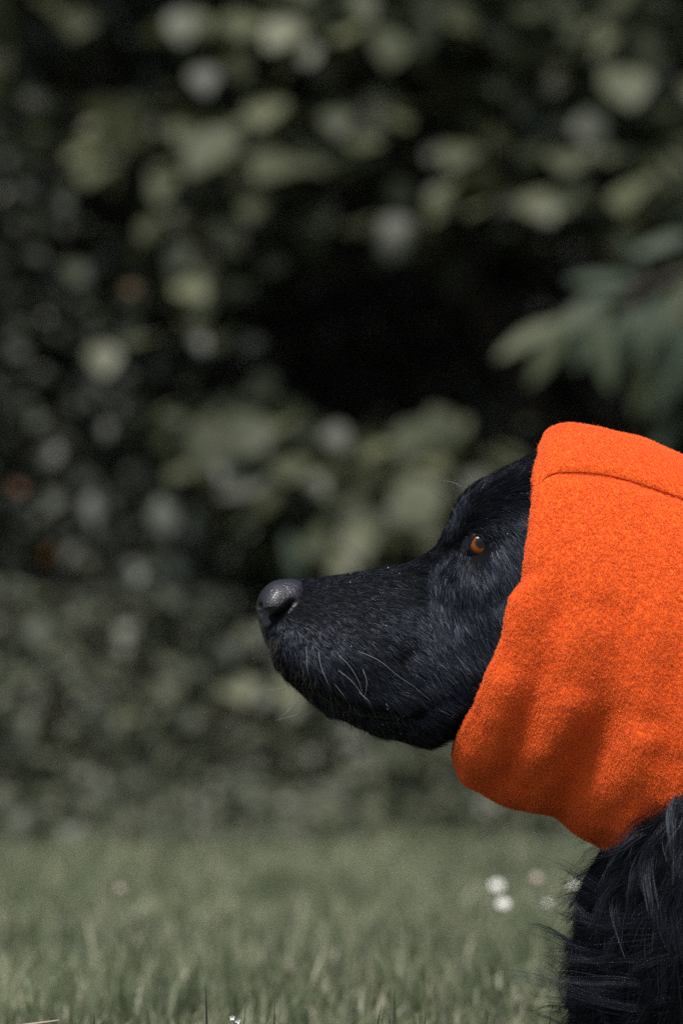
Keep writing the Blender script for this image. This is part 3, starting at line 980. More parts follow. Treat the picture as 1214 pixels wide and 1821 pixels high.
def snood_mesh():
    vs = np.linspace(0, 1, NR)
    tx, ty, bx_, by_, w = interp(SN, vs)
    th = np.linspace(0, 2 * np.pi, NT, endpoint=False)
    c, s = np.cos(th), np.sin(th)
    e = 2 / 2.25
    cc = np.sign(c) * np.abs(c) ** e
    ss = np.sign(s) * np.abs(s) ** e
    G = np.zeros((NR, NT, 3))
    for i in range(NR):
        cx, cy = (tx[i] + bx_[i]) / 2, (ty[i] + by_[i]) / 2
        hx, hy = (tx[i] - bx_[i]) / 2, (ty[i] - by_[i]) / 2
        G[i, :, 0] = cx + hx * cc
        G[i, :, 1] = cy + hy * cc
        G[i, :, 2] = -w[i] * ss * (1 - 0.10 * np.clip(-cc, 0, 1) - 0.20 * np.clip((cc + .3) / 1.3, 0, 1) ** 1.3)
    # the rim follows the traced edge: shift rings near the front along the axis
    rim = np.array(RIM)
    rdx = np.interp(G[0, :, 1], rim[:, 1], rim[:, 0]) + 12 - G[0, :, 0]
    for i in range(NR):
        k = np.clip(1 - vs[i] / 0.22, 0, 1) ** 1.5
        if k <= 0: continue
        G[i, :, 0] += rdx * k * np.abs(ss) ** .6
    # folds: normal displacement as a function of the picture plane
    px, py, dy = G[..., 0], G[..., 1], G[..., 2]
    near = np.where(dy < 0, 1.0, 0.8)
    d = -valley(px, py, [(890, 1058), (925, 1030), (975, 995)], 11, 9, (.02, .6))
    d -= valley(px, py, [(985, 1475), (995, 1405), (1030, 1330), (1062, 1255), (1090, 1130), (1125, 990)], 40, 30, (.22, .75))
    d -= valley(px, py, [(870, 1420), (905, 1330), (930, 1240), (955, 1140), (990, 1030), (1030, 930)], 30, 15, (.1, .6))
    d -= valley(px, py, [(935, 1460), (930, 1400), (985, 1340), (1050, 1300)], 20, 9, (.4, .6))
    d -= valley(px, py, [(1200, 1420), (1160, 1330), (1175, 1200), (1214, 1060)], 36, 18, (.2, .5))
    d -= valley(px, py, [(1060, 1520), (1080, 1440), (1130, 1360)], 22, 8, (.1, .7))
    d += valley(px, py, [(860, 1390), (885, 1280), (905, 1180)], 24, 9)
    d += valley(px, py, [(960, 1420), (975, 1320), (1010, 1220)], 30, 11)
    d += valley(px, py, [(1090, 1500), (1100, 1400), (1130, 1280)], 40, 13)
    d -= valley(px, py, [(960, 1120), (1010, 1090), (1080, 1080)], 24, 4)
    nzv = np.array([[mnoise.noise(Vector((px[i, j] / 70, py[i, j] / 110, dy[i, j] / 70))) for j in range(NT)] for i in range(NR)])
    nz2 = np.array([[mnoise.noise(Vector((px[i, j] / 22 + 5, py[i, j] / 30, dy[i, j] / 22))) for j in range(NT)] for i in range(NR)])
    d += 4.5 * nzv + 1.6 * nz2
    # seam along the crown on both sides
    d_s, _ = poly_dist(px, py, SEAM)
    d -= (13 * np.exp(-(d_s / 4.5) ** 2) + 4.0 * np.exp(-(d_s / 15.0) ** 2)) * np.clip((px - 952) / 40, 0, 1)
    gu = np.roll(G, -1, 1) - np.roll(G, 1, 1)
    gv = np.gradient(G, axis=0)
    n = np.cross(gu, gv)
    n /= np.linalg.norm(n, axis=2, keepdims=True) + 1e-9
    ctr = G.mean(1, keepdims=True)
    flip = np.sign(((G - ctr) * n).sum(2, keepdims=True)); n = n * flip
    G = G + n * (d * near)[..., None]
    # keep the cloth outside the head and neck
    W0 = np.stack([(G[..., 0] - 607) * U, G[..., 2] * U, CAM_Z + (HOR - G[..., 1]) * U], 2)
    for i in range(NR):
        if vs[i] > 0.8: continue
        for j in range(NT):
            p = Vector(W0[i, j])
            loc, nor, idx, dist = bvh.find_nearest(p, 0.05)
            if loc is None: continue
            sd_ = (p - loc).dot(nor)
            need = 0.0038
            if sd_ < need:
                W0[i, j] = np.array(loc + nor * need)
    # relax where pushed out
    for _ in range(3):
        W0[1:-1] = W0[1:-1] * .5 + (W0[:-2] + W0[2:] + np.roll(W0, 1, 1)[1:-1] + np.roll(W0, -1, 1)[1:-1]) * .125
    # rolled rim
    ctr = W0[0].mean(0)
    ax = W0[0] - W0[6]; ax /= np.linalg.norm(ax, axis=1, keepdims=True)
    inn = ctr - W0[0]; inn -= ax * (inn * ax).sum(1, keepdims=True); inn /= np.linalg.norm(inn, axis=1, keepdims=True)
    rho = (11 + 5 * np.clip(np.cos(th), 0, 1)) * U
    rows = []
    for ph in np.linspace(np.pi, 0.2, 10):
        rows.append(W0[0] + ax * (rho * np.sin(ph))[:, None] + inn * (rho * .8 * (1 - np.cos(ph)))[:, None])
    lining = []
    for q in (26, 18, 11, 5):
        i_n = W0[q].mean(0) - W0[q]
        i_n /= np.linalg.norm(i_n, axis=1, keepdims=True)
        lining.append(W0[q] + i_n * (rho * 1.7)[:, None])
    # rolled hem at the back
    ctr1 = W0[-1].mean(0); ax1 = W0[-1] - W0[-5]; ax1 /= np.linalg.norm(ax1, axis=1, keepdims=True)
    in1 = ctr1 - W0[-1]; in1 -= ax1 * (in1 * ax1).sum(1, keepdims=True); in1 /= np.linalg.norm(in1, axis=1, keepdims=True)
    r1 = 8 * U
    tail = [W0[-1] + ax1 * r1 * math.sin(p) + in1 * r1 * (1 - math.cos(p)) for p in np.linspace(.3, math.pi, 7)]
    tail += [tail[-1] - ax1 * 30 * U]
    A = np.array(lining + rows + list(W0) + tail)
    return A


SG = snood_mesh()
nr = SG.shape[0]
sme = mesh_np('snood', SG.reshape(-1, 3), grid_faces(NT, nr, True)[:, ::-1])
snood = link('snood', sme, M_FLEECE, dog)
snood['label'] = 'orange fleece snood covering the ears and neck'
bmx = bmesh.new(); bmx.from_mesh(sme); bmesh.ops.recalc_face_normals(bmx, faces=bmx.faces); bmx.to_mesh(sme); bmx.free()


M_THREAD = mat('seam_thread', (0.42, 0.045, 0.006), 0.8, 0.2)
sbvh = BVHTree.FromPolygons([Vector(v) for v in SG.reshape(-1, 3)], grid_faces(NT, nr, True).tolist())
for side in (-1, 1):           # sunk seam between crown and side panel
    xs_, ys_ = interp(np.column_stack([np.linspace(0, 1, len(SEAM)), SEAM]), np.linspace(0.0, .98, 150))
    q = []
    for i, (a, b) in enumerate(zip(xs_, ys_)):
        h = sbvh.ray_cast(Vector(P(a, b, side * 1500)), Vector((0, -side, 0)))
        if h[0] is not None:
            q.append(h[0] + Vector((0, side * (.0004 if (i // 2) % 2 else .0001), 0)))
    bm = bmesh.new()
    tube(bm, q, [1.7 * U] * len(q), 6)
    bm_obj('seam', bm, M_THREAD, snood)


def sample_mesh(co, tri, n, weight=None):
    a, b, c = co[tri[:, 0]], co[tri[:, 1]], co[tri[:, 2]]
    cr = np.cross(b - a, c - a)
    ar = np.linalg.norm(cr, axis=1)
    w = ar if weight is None else ar * weight
    k = rng.choice(len(tri), n, p=w / w.sum())
    u, v = rng.random(n), rng.random(n)
    f = u + v > 1
    u[f], v[f] = 1 - u[f], 1 - v[f]
    p = a[k] + (b - a)[k] * u[:, None] + (c - a)[k] * v[:, None]
    return p, (cr / (ar[:, None] + 1e-15))[k], k


def unit(v):
    return v / (np.linalg.norm(v, axis=-1, keepdims=True) + 1e-12)


# fleece pile: short curled fibres gathered in little tufts
sme.calc_loop_triangles()
st = np.empty(len(sme.loop_triangles) * 3, np.int32); sme.loop_triangles.foreach_get('vertices', st); st = st.reshape(-1, 3)
sc = SG.reshape(-1, 3).astype(float)
sn_ctr = SG.mean(1)
cen = sc[st].mean(1)
rowi = st[:, 0] // NT
seam_d = poly_dist(cen[:, 0] / U + 607, HOR - (cen[:, 2] - CAM_Z) / U, SEAM)[0]
nt_, NF = 360000, 1
p, n, k = sample_mesh(sc, st, nt_, np.where((rowi < 3) | ((seam_d < 3.4) & (cen[:, 0] > .109)), 0.0, np.where(cen[:, 1] < 0.02, 1.0, 0.45)))
nap = np.array([[mnoise.noise(Vector((a * 260, b * 260, c * 260))), 0, mnoise.noise(Vector((a * 260 + 30, b * 260, c * 260)))] for a, b, c in p])
comb = unit(np.stack([0.35 + 0 * p[:, 0], 0 * p[:, 0], -1 + 0 * p[:, 0]], 1) + nap * 1.3 + rng.normal(size=p.shape) * 0.28)
comb = unit(comb - n * (comb * n).sum(1, keepdims=True))
tl = rng.uniform(.0006, .0011, nt_)
tip = p + n * (tl * .55)[:, None] + comb * (tl * 1.0)[:, None]
root_ = np.repeat(p, NF, 0) + rng.normal(size=(nt_ * NF, 3)) * .00038
tip_ = np.repeat(tip, NF, 0) + rng.normal(size=(nt_ * NF, 3)) * .0004
nn_ = np.repeat(n, NF, 0); tl_ = np.repeat(tl, NF)[:, None]
q1 = root_ + nn_ * tl_ * .45 + (tip_ - root_) * .2 + rng.normal(size=root_.shape) * .00012
q2 = root_ + nn_ * tl_ * .45 + (tip_ - root_) * .65 + rng.normal(size=root_.shape) * .00012
hp = np.stack([root_ - nn_ * .0002, q1, q2, tip_], 1)
o = hair_obj('fleece_pile', hp, np.tile(np.array([.00006, .00007, .00006, .000035]), (len(hp), 1)), M_PILE, snood)
o['kind'] = 'stuff'
# loose fibres standing off the cloth
nl = 4000
p, n, k = sample_mesh(sc, st, nl, np.where(rowi < 3, 0.0, 1.0))
d = unit(n + rng.normal(size=n.shape) * .6)
l = rng.uniform(.0012, .0028, nl)[:, None]
side = unit(rng.normal(size=n.shape))
hp = np.stack([p, p + d * l * .4 + side * l * .1, p + d * l * .75 + side * l * .3, p + d * l + side * l * .6], 1)
o = hair_obj('loose_fibres', hp, np.full((nl, 4), .000025), M_PILE, snood)
o['kind'] = 'stuff'

# ------------------------------------------------------------------ fur
def flow(px, py, ctrl, power=3.0):
    ctrl = np.array(ctrl, float)
    d = np.hypot(px[:, None] - ctrl[None, :, 0], py[:, None] - ctrl[None, :, 1]) + 6
    w = d ** -power
    w /= w.sum(1, keepdims=True)
    v = w @ ctrl[:, 2:4]
    ex = [w @ ctrl[:, i] for i in range(4, ctrl.shape[1])]
    return v, ex


HOOD_POLY = RIM[:] + [(795, 1365), (805, 1385), (825, 1398), (875, 1415), (930, 1443), (985, 1448), (1015, 1478), (1060, 1508), (1085, 1515), (1130, 1490), (1165, 1450), (1200, 1405), (1300, 1300), (1510, 1030), (1370, 900), (1214, 813), (1120, 775), (1030, 755), (985, 757)]
hp_ = np.array(HOOD_POLY, float)
hood_in = (hp_ - np.array([1060, 1130])) * np.array([.945, .96]) + np.array([1060, 1130])

# x, y, flow dx, dy, length mm, lift
HF = [(500, 1035, 1, -.1, 3, .25), (560, 1026, 1, -.1, 4, .28), (640, 1016, 1, -.1, 5, .28), (720, 1000, 1, -.2, 5, .25), (770, 968, .8, -.8, 6, .35),
      (540, 1080, 1, .1, 3.5, .2), (600, 1060, 1, .25, 4.5, .16), (660, 1050, 1, .3, 5, .15), (720, 1040, 1, .35, 6, .15),
      (640, 1110, 1, .65, 5.5, .14), (700, 1120, 1, .7, 6.5, .14), (580, 1130, .7, .9, 5, .18), (530, 1130, .5, 1, 4, .2), (490, 1130, .2, 1, 3.5, .22),
      (480, 1170, .0, 1, 6, .6), (500, 1208, .1, 1, 7, .6), (520, 1200, .3, 1, 6, .3), (555, 1262, .3, 1, 8, .55), (560, 1230, .4, 1, 7, .28), (600, 1268, .7, .7, 5, .2), (690, 1290, 1, .3, 5, .2), (640, 1280, .9, .5, 5, .2), (600, 1190, .5, 1, 6, .2),
      (660, 1200, .8, .9, 7, .16), (650, 1300, 1, .5, 8, .35), (720, 1320, 1, .25, 9, .35), (720, 1250, 1, .5, 10, .2), (760, 1200, .9, .7, 9, .16),
      (780, 1130, .6, .9, 8, .14), (840, 1130, .6, 1, 10, .15), (830, 1060, .2, 1, 8, .14), (790, 1040, .15, 1, 7, .14), (800, 1005, -.2, 1, 6, .14), (770, 1000, .3, .9, 6, .14),
      (870, 1030, .45, 1, 9, .15), (760, 990, .8, .3, 5, .16), (790, 950, .1, -1, 5, .25), (800, 910, -.05, -1, 6, .3), (830, 870, .7, -.7, 8, .3), (880, 842, .9, -.5, 9, .3), (930, 818, .95, -.3, 11, .35),
      (830, 915, .8, .0, 8, .14), (870, 890, 1, .25, 10, .2), (920, 870, 1, .45, 12, .18), (880, 930, .8, .7, 10, .16), (910, 960, .55, 1, 11, .16), (870, 960, .6, .9, 8, .14),
      (900, 1020, .5, 1, 11, .15), (820, 1200, .8, .7, 11, .18), (800, 1260, 1, .3, 12, .22), (850, 1180, .8, .8, 12, .18), (780, 1310, 1, 0, 10, .35)]
cenb = bco[tri].mean(1)
tx_, ty_ = px_of(cenb)
near_w = np.where(cenb[:, 1] < 0.004, 1.0, 0.45)
head_ok = (tx_ < 1040) & (ty_ < 1345) & ~in_poly(tx_, ty_, hood_in) & (tx_ < 990)
EYE = (846, 977)
nose_zone = (tx_ < 528) & (ty_ < 1122 - (tx_ - 470) * .85)
eye_zone = ((tx_ - EYE[0]) / 18.5) ** 2 + ((ty_ - EYE[1] - 1) / 22) ** 2 < 1
lip_zone = (poly_dist(tx_, ty_, LIPS)[0] < 3.5)
NH = 95000
p, n, k = sample_mesh(bco.astype(float), tri, NH, np.where(head_ok & ~nose_zone & ~eye_zone & ~lip_zone, near_w, 0))


def comb_dir(px, py, n, ctrl, power=3.0):
    v, ex = flow(px, py, ctrl, power)
    t = np.stack([v[:, 0], np.zeros(len(px)), -v[:, 1]], 1)
    t = unit(t - n * (t * n).sum(1, keepdims=True))
    return t, ex


px, py = px_of(p)
cn = np.array([[mnoise.noise(Vector((a / 16, b / 16, c * 900))), mnoise.noise(Vector((a / 16 + 40, b / 16, c * 900)))] for a, b, c in zip(px, py, p[:, 1])])
t, (ln, lift) = comb_dir(px, py, n, HF)
bt = np.cross(n, t)
t = unit(t + bt * (cn[:, :1] * .35 + rng.normal(size=(NH, 1)) * .10))
ln = ln * 1.15e-3 * rng.uniform(.6, 1.3, NH) * (1 + .25 * cn[:, 1])
lift = np.clip(lift * .8 * (1 + cn[:, 1] * .5) + rng.normal(size=NH) * .05, .03, .95)
K = 5
# neighbouring hairs lean together into small locks
ci = np.floor(np.stack([px / 13 + cn[:, 0] * 1.5, py / 13 + cn[:, 1] * 1.5, (p[:, 1] > 0) * 50.0], 1)).astype(np.int64)
key_ = ci[:, 0] * 100003 + ci[:, 1] * 317 + ci[:, 2]
_, inv_ = np.unique(key_, return_inverse=True)
cnt_ = np.bincount(inv_)
cm = np.stack([np.bincount(inv_, p[:, a]) / cnt_ for a in range(3)], 1)[inv_]
clump = (cm - p) * np.clip((ln - .003) / .006, 0, 1)[:, None] * .38
clump -= n * (clump * n).sum(1, keepdims=True)
pts = np.zeros((NH, K, 3))
for i in range(K):
    u = i / (K - 1)
    pts[:, i] = p - n * .0004 + clump * u ** 1.5 + t * (ln * u * (1 - .2 * lift))[:, None] + n * (ln * lift * (u - .45 * u * u) * 1.2)[:, None] + bt * (rng.normal(size=NH) * .02 * ln * u * u)[:, None]
rad = np.array([.00009, .00009, .00008, .00006, .000022])[None] * rng.uniform(.8, 1.2, (NH, 1))
hair_obj('short_fur', pts, rad, M_FUR, dog)

# long coat on chest, neck and body
CF = [(1040, 1520, -1, .35, 28, .3), (1030, 1590, -1, .3, 30, .3), (1020, 1660, -1, .1, 34, .35), (1010, 1740, -1, -.1, 42, .38), (1010, 1800, -1, -.05, 38, .35),
      (1090, 1540, -1, .35, 48, .22), (1140, 1490, -.7, .7, 50, .18), (1190, 1450, -.4, 1, 55, .18), (1100, 1620, -1, .55, 55, .2), (1180, 1560, -.6, 1, 62, .18),
      (1180, 1640, -.9, .6, 62, .18), (1090, 1690, -1, .4, 58, .22), (1150, 1720, -1, .5, 65, .18), (1220, 1720, -.8, .7, 66, .18), (1070, 1780, -.9, .3, 52, .22),
      (1130, 1800, -.5, .8, 56, .18), (1190, 1800, .05, 1, 60, .18), (1260, 1800, .1, 1, 60, .18), (1300, 1600, -.2, 1, 65, .15), (1500, 1300, .7, .7, 55, .15),
      (1700, 1100, 1, .2, 50, .12), (1700, 1600, .5, 1, 55, .12), (2300, 1500, 1, .6, 50, .12), (2900, 1500, 1, .6, 50, .15), (3400, 1900, 1, .2, 60, .3)]
under_hood = in_poly(tx_, ty_, hood_in)
vis = (tx_ > 1000) & (tx_ < 1290) & (ty_ > 1380) & ~under_hood
rest = (tx_ >= 1290) & ~under_hood & (ty_ > 800)


def long_fur(name, mask, n_clump, per, rscale, seedlen=1.0, wave=1.0):
    w = np.where(mask, np.where(cenb[:, 1] < 0.03, 1.0, .5), 0)
    cp, cnn, _ = sample_mesh(bco.astype(float), tri, n_clump, w)
    cx, cy = px_of(cp)
    ct, (cl_, cli) = comb_dir(cx, cy, cnn, CF, 3.5)
    cb = np.cross(cnn, ct)
    ct = unit(ct + cb * rng.normal(size=(n_clump, 1)) * .36)
    cl_ = cl_ * 1e-3 * rng.uniform(.55, 1.1, n_clump) * seedlen
    cli = np.clip(cli + rng.normal(size=n_clump) * .11, .04, .8)
    K = 10
    amp = rng.uniform(.05, .15, n_clump) * wave
    ph = rng.uniform(0, 6.28, n_clump)
    curl = rng.normal(size=n_clump) * .36
    G = np.zeros((n_clump, K, 3))
    for i in range(K):
        u = i / (K - 1)
        wv = amp * np.sin(ph + u * 7.5) * u ** .5 + curl * u * u
        wv2 = amp * .7 * np.cos(ph * 1.7 + u * 5.0) * u ** .5
        G[:, i] = cp + ct * (cl_ * u * (1 - .15 * cli))[:, None] + cnn * (cl_ * (cli * (1.3 * u - .75 * u * u) + wv2 * .5))[:, None] + cb * (cl_ * wv)[:, None]
        G[:, i, 2] -= cl_ * .10 * u * u
    n = n_clump * per
    base = np.repeat(cp, per, 0)
    nn = np.repeat(cnn, per, 0); tt = np.repeat(ct, per, 0); bb = np.repeat(cb, per, 0)
    spread = rng.normal(size=(n, 2)) * .0034
    off = tt * spread[:, :1] + bb * spread[:, 1:]
    G = np.repeat(G, per, 0)
    LL = np.repeat(cl_, per)
    tipj = rng.normal(size=(n, 3)) * .0014
    lenj = rng.uniform(.6, 1.05, n)
    uu = np.linspace(0, 1, K)
    frizz = rng.normal(size=(n, 1)) * .0022 * (rng.random((n, 1)) < .06)
    H = np.zeros((n, K, 3))
    for i in range(K):
        s = uu[i] * lenj * (K - 1)
        a = np.clip(s.astype(int), 0, K - 2); fr = (s - a)[:, None]
        g = G[np.arange(n), a] * (1 - fr) + G[np.arange(n), a + 1] * fr
        H[:, i] = g + off * (1 - .74 * uu[i]) + tipj * uu[i] + (nn * np.abs(frizz) + bb * frizz) * 3 * uu[i] ** 2 - nn * .001 * (1 - uu[i])
    rad = np.interp(uu, [0, .5, 1], [.00008, .00008, .00003])[None] * rng.uniform(.75, 1.2, (n, 1)) * rscale
    hair_obj(name, H, rad, M_COAT, dog)


rng = np.random.default_rng(23)
long_fur('chest_fur', vis, 2000, 40, 1.0)
long_fur('chest_wisps', vis & (tx_ < 1120), 1500, 4, .5, 1.25, 1.3)
long_fur('body_fur', rest, 5200, 14, 1.7)

# soft fringe under chin and lips, coloured paler in place of backlight
nrm_ = np.cross(bco[tri[:, 1]] - bco[tri[:, 0]], bco[tri[:, 2]] - bco[tri[:, 0]])
nrm_ = unit(nrm_)
fm_ = (tx_ > 466) & (tx_ < 760) & (ty_ > 1130) & (np.abs(cenb[:, 1]) < .034) & ((nrm_[:, 2] < -.35) | (nrm_[:, 0] < -.6))
nF = 1300
p, n, k = sample_mesh(bco.astype(float), tri, nF, np.where(fm_, np.clip((780 - tx_) / 200, .1, 1), 0))
px, py = px_of(p)
t, _ = comb_dir(px, py, n, HF)
d = unit(n * .75 + t * .55 + np.array([0, 0, -.35]) + rng.normal(size=p.shape) * .22)
ln = rng.uniform(.003, .0068, nF)[:, None]
pts = np.stack([p, p + d * ln * .35, p + d * ln * .7 + t * ln * .06, p + d * ln + t * ln * .2], 1)
hair_obj('chin_fur', pts, np.array([.00004, .00004, .000035, .00002])[None] * np.ones((nF, 1)), M_FRINGE, dog)

# ------------------------------------------------------------------ nose
def nose():
    nu, nvv = 150, 110
    V = []
    cx, cy = 507, 1080
    for j in range(nvv):
        ph = math.pi * j / (nvv - 1)
        for i in range(nu):
            a = 2 * math.pi * i / nu
            # superellipsoid with axis along y (depth)
            def sp(v, e): return math.copysign(abs(v) ** e, v)
            x = sp(math.sin(ph) * math.cos(a), .8) * 52
            z = sp(math.sin(ph) * math.sin(a), .85) * 50
            d = sp(math.cos(ph), .9) * 66
            V.append((x, z, d))
    V = np.array(V)
    x, z, d = V.T
    px, py = cx + x, cy - z
    # upper surface slopes down to the front; front leans in below
    py = py + np.where(z > 0, 8 * np.clip(-x / 48, 0, 1) ** 2, 0) - np.where(z > 0, 3 * np.clip(x / 48, 0, 1), 0)
    px = px + np.where(z < 0, 6 * (z / 50) ** 2, 0)
    # sides taper towards the back and bottom
    d = d * (1 - .18 * np.clip(x / 48, -1, 1)) * (1 - .2 * np.clip(-z / 50, 0, 1))
    # wings and nostrils on both sides
    ad = np.abs(d)
    sl = [(466, 1092), (476, 1103), (488, 1102), (502, 1092), (518, 1074), (530, 1068)]
    side = np.clip(ad / 22, 0, 1)
    dep = valley(px, py, sl, 5.5, 19, (.02, .25)) * side
    dd, _ = poly_dist(px, py, [(458, 1080), (461, 1092), (468, 1100)])
    hole = 22 * np.exp(-(dd / 8.0) ** 2) * np.clip((ad - 8) / 8, 0, 1) * np.clip((62 - ad) / 10, 0, 1)
    bulge = 5 * np.exp(-(((px - 488) / 20) ** 2 + ((py - 1080) / 15) ** 2)) * side
    cen_ = np.stack([np.full_like(px, cx + 6), np.full_like(py, cy), d * .3], 1)
    q = np.stack([px, py, d], 1)
    dirv = unit(q - cen_)
    q = q + dirv * (bulge - dep - hole)[:, None]
    phil = 5 * np.exp(-(d / 4) ** 2) * np.clip((470 - px) / 8, 0, 1)
    q[:, 0] += phil
    W = np.stack([(q[:, 0] - 607) * U, q[:, 2] * U, CAM_Z + (HOR - q[:, 1]) * U], 1)
    me = mesh_np('nose', W, grid_faces(nu, nvv, True))
    bm_ = bmesh.new(); bm_.from_mesh(me); bmesh.ops.remove_doubles(bm_, verts=bm_.verts, dist=1e-6); bmesh.ops.recalc_face_normals(bm_, faces=bm_.faces); bm_.to_mesh(me); bm_.free()
    link('nose', me, M_NOSE, dog)
    return W, q


NOSE_W, NOSE_Q = nose()
bm = bmesh.new()     # bare lip strip below the nose
tube(bm, [P(474, 1100, 0), P(476, 1118, 0), P(480, 1140, 0), P(484, 1160, 0)], [15 * U, 13 * U, 10 * U, 4 * U], 12)
bm_obj('lip', bm, M_NOSE, dog)

for side in (-1, 1):       # the dark edge of the upper lip
    xs_, ys_ = interp(np.column_stack([np.linspace(0, 1, len(LIPS)), LIPS]), np.linspace(0.02, .98, 30))
    q = []
    for a, b in zip(xs_, ys_):
        h_, n_ = surf(a, b - 2, side)
        if h_ is not None: q.append(h_ + n_ * .0004)
    bm = bmesh.new()
    tube(bm, q, [(.8 + 2.2 * math.sin(math.pi * i / (len(q) - 1))) * U for i in range(len(q))], 8)
    bm_obj('lip', bm, M_LIP, dog)

# ------------------------------------------------------------------ eyes
M_EYE = mat('eye', (0.02, 0.01, 0.005), 0.03, 0.22)
_nt = M_EYE.node_tree
tc = nd(M_EYE, 'ShaderNodeTexCoord')
sx = nd(M_EYE, 'ShaderNodeSeparateXYZ')
_nt.links.new(tc.outputs['Object'], sx.inputs[0])
dv = nd(M_EYE, 'ShaderNodeMath', operation='DIVIDE'); dv.inputs[1].default_value = 0.0100
_nt.links.new(sx.outputs['Z'], dv.inputs[0])
ac = nd(M_EYE, 'ShaderNodeMath', operation='ARCCOSINE'); _nt.links.new(dv.outputs[0], ac.inputs[0])
ir = ramp(M_EYE, [(0.0, (.002, .002, .002)), (.30, (.003, .002, .002)), (.34, (.04, .012, .004)), (.44, (.19, .055, .009)), (.60, (.14, .038, .006)), (.70, (.03, .012, .006)), (.78, (.012, .011, .011))])
nzr = nd(M_EYE, 'ShaderNodeTexNoise'); nzr.inputs['Scale'].default_value = 700
adn = nd(M_EYE, 'ShaderNodeMath', operation='MULTIPLY_ADD'); adn.inputs[1].default_value = .06
_nt.links.new(tc.outputs['Object'], nzr.inputs['Vector'])
_nt.links.new(nzr.outputs[0], adn.inputs[0]); _nt.links.new(ac.outputs[0], adn.inputs[2])
_nt.links.new(adn.outputs[0], ir.inputs[0])
_nt.links.new(ir.outputs[0], _nt.nodes['Principled BSDF'].inputs['Base Color'])
_nt.nodes['Principled BSDF'].inputs['Coat Weight'].default_value = 0.06
_nt.nodes['Principled BSDF'].inputs['Coat Roughness'].default_value = 0.02
PATCH = []
OPEN = [(828, 993), (830, 981), (832, 971), (838, 960), (846, 957), (854, 962), (860, 975), (863, 982), (857, 989), (850, 994), (843, 998), (835, 998)]
RE = 0.0100
for side in (-1, 1):
    sp_, sn_ = surf(846, 977, side)
    ctr = sp_ + Vector((0.0008, 0, 0)) - Vector((0, side, 0)) * (RE - 0.0026)
    ax = Vector((.04, side * .96, .24)).normalized()
    bm = bmesh.new()
    bmesh.ops.create_uvsphere(bm, u_segments=48, v_segments=32, radius=RE)
    me = bpy.data.meshes.new('eye'); bm.to_mesh(me); bm.free()
    me.materials.append(M_EYE)
    me.polygons.foreach_set('use_smooth', [True] * len(me.polygons))
    eo = bpy.data.objects.new('eye', me); C.objects.link(eo); eo.parent = dog
    eo.location = ctr - Vector(dog.location)
    eo.rotation_euler = ax.to_track_quat('Z', 'Y').to_euler()
    # lids: strips over the ball from the opening outwards
    op = np.array(OPEN, float)
    m_ = 72
    tpar = np.linspace(0, len(op), m_, endpoint=False)
    i0 = tpar.astype(int) % len(op); i1 = (i0 + 1) % len(op); im = (i0 - 1) % len(op); i2 = (i0 + 2) % len(op)
    fr = (tpar - tpar.astype(int))[:, None]
    cr = .5 * ((2 * op[i0]) + (-op[im] + op[i1]) * fr + (2 * op[im] - 5 * op[i0] + 4 * op[i1] - op[i2]) * fr**2 + (-op[im] + 3 * op[i0] - 3 * op[i1] + op[i2]) * fr**3)
    c2 = cr.mean(0)
    V = []
    for q, (g, hgt) in enumerate([(0.97, -.0004), (1.0, .0004), (1.07, .0007), (1.22, .0007), (1.45, .0006), (1.8, .0), (2.2, -.0012)]):
        for a in range(m_):
            x_, y_ = c2 + (cr[a] - c2) * g
            b = Vector(P(x_, y_)); b.y = ctr.y
            r2 = (b.x - ctr.x) ** 2 + (b.z - ctr.z) ** 2
            ball = math.sqrt(max(RE * RE - r2, 0)) if r2 < RE * RE else 0
            yb = ctr.y + side * (ball + hgt)
            s_, _n = surf(x_, y_, side)
            ys = s_.y if s_ is not None else yb
            k_ = min(1, max(0, (g - 1.1) / .7)); k_ = k_ * k_ * (3 - 2 * k_)
            if y_ < c2[1] - 14 and 1.0 < g < 1.6:      # the upper lid stands out a little
                yb += side * .0004
            y_out = yb * (1 - k_) + (ys + side * hgt) * k_
            if ball and g > 1.0:                        # never let the ball show through the lid
                y_out = side * max(side * y_out, side * ctr.y + ball + .0005)
            V.append((b.x, y_out, b.z))
    me = mesh_np('eyelid', np.array(V), grid_faces(m_, 7, True))
    bm_ = bmesh.new(); bm_.from_mesh(me); bmesh.ops.recalc_face_normals(bm_, faces=bm_.faces); bm_.to_mesh(me); bm_.free()
    link('eyelid', me, M_LID, dog)
    PATCH.append((np.array(V), 'lid'))

# short hair on the lids and over the back edge of the nose
def patch_fur(V, F4, mask, n, length, lift):
    T3 = np.concatenate([F4[:, [0, 1, 2]], F4[:, [0, 2, 3]]])
    p, nn, _ = sample_mesh(V, T3, n, np.where(mask[T3[:, 0]], 1.0, 0.0))
    nn = nn * np.sign(nn[:, 1:2] * p[:, 1:2] + 1e-9)
    x, y = px_of(p)
    t, _ = comb_dir(x, y, nn, HF)
    t = unit(t + rng.normal(size=p.shape) * .16)
    ln = length * rng.uniform(.6, 1.3, n)
    q = np.zeros((n, 4, 3))
    for i in range(4):
        u = i / 3
        q[:, i] = p - nn * .0003 + t * (ln * u)[:, None] + nn * (ln * lift * (u - .5 * u * u))[:, None]
    return q


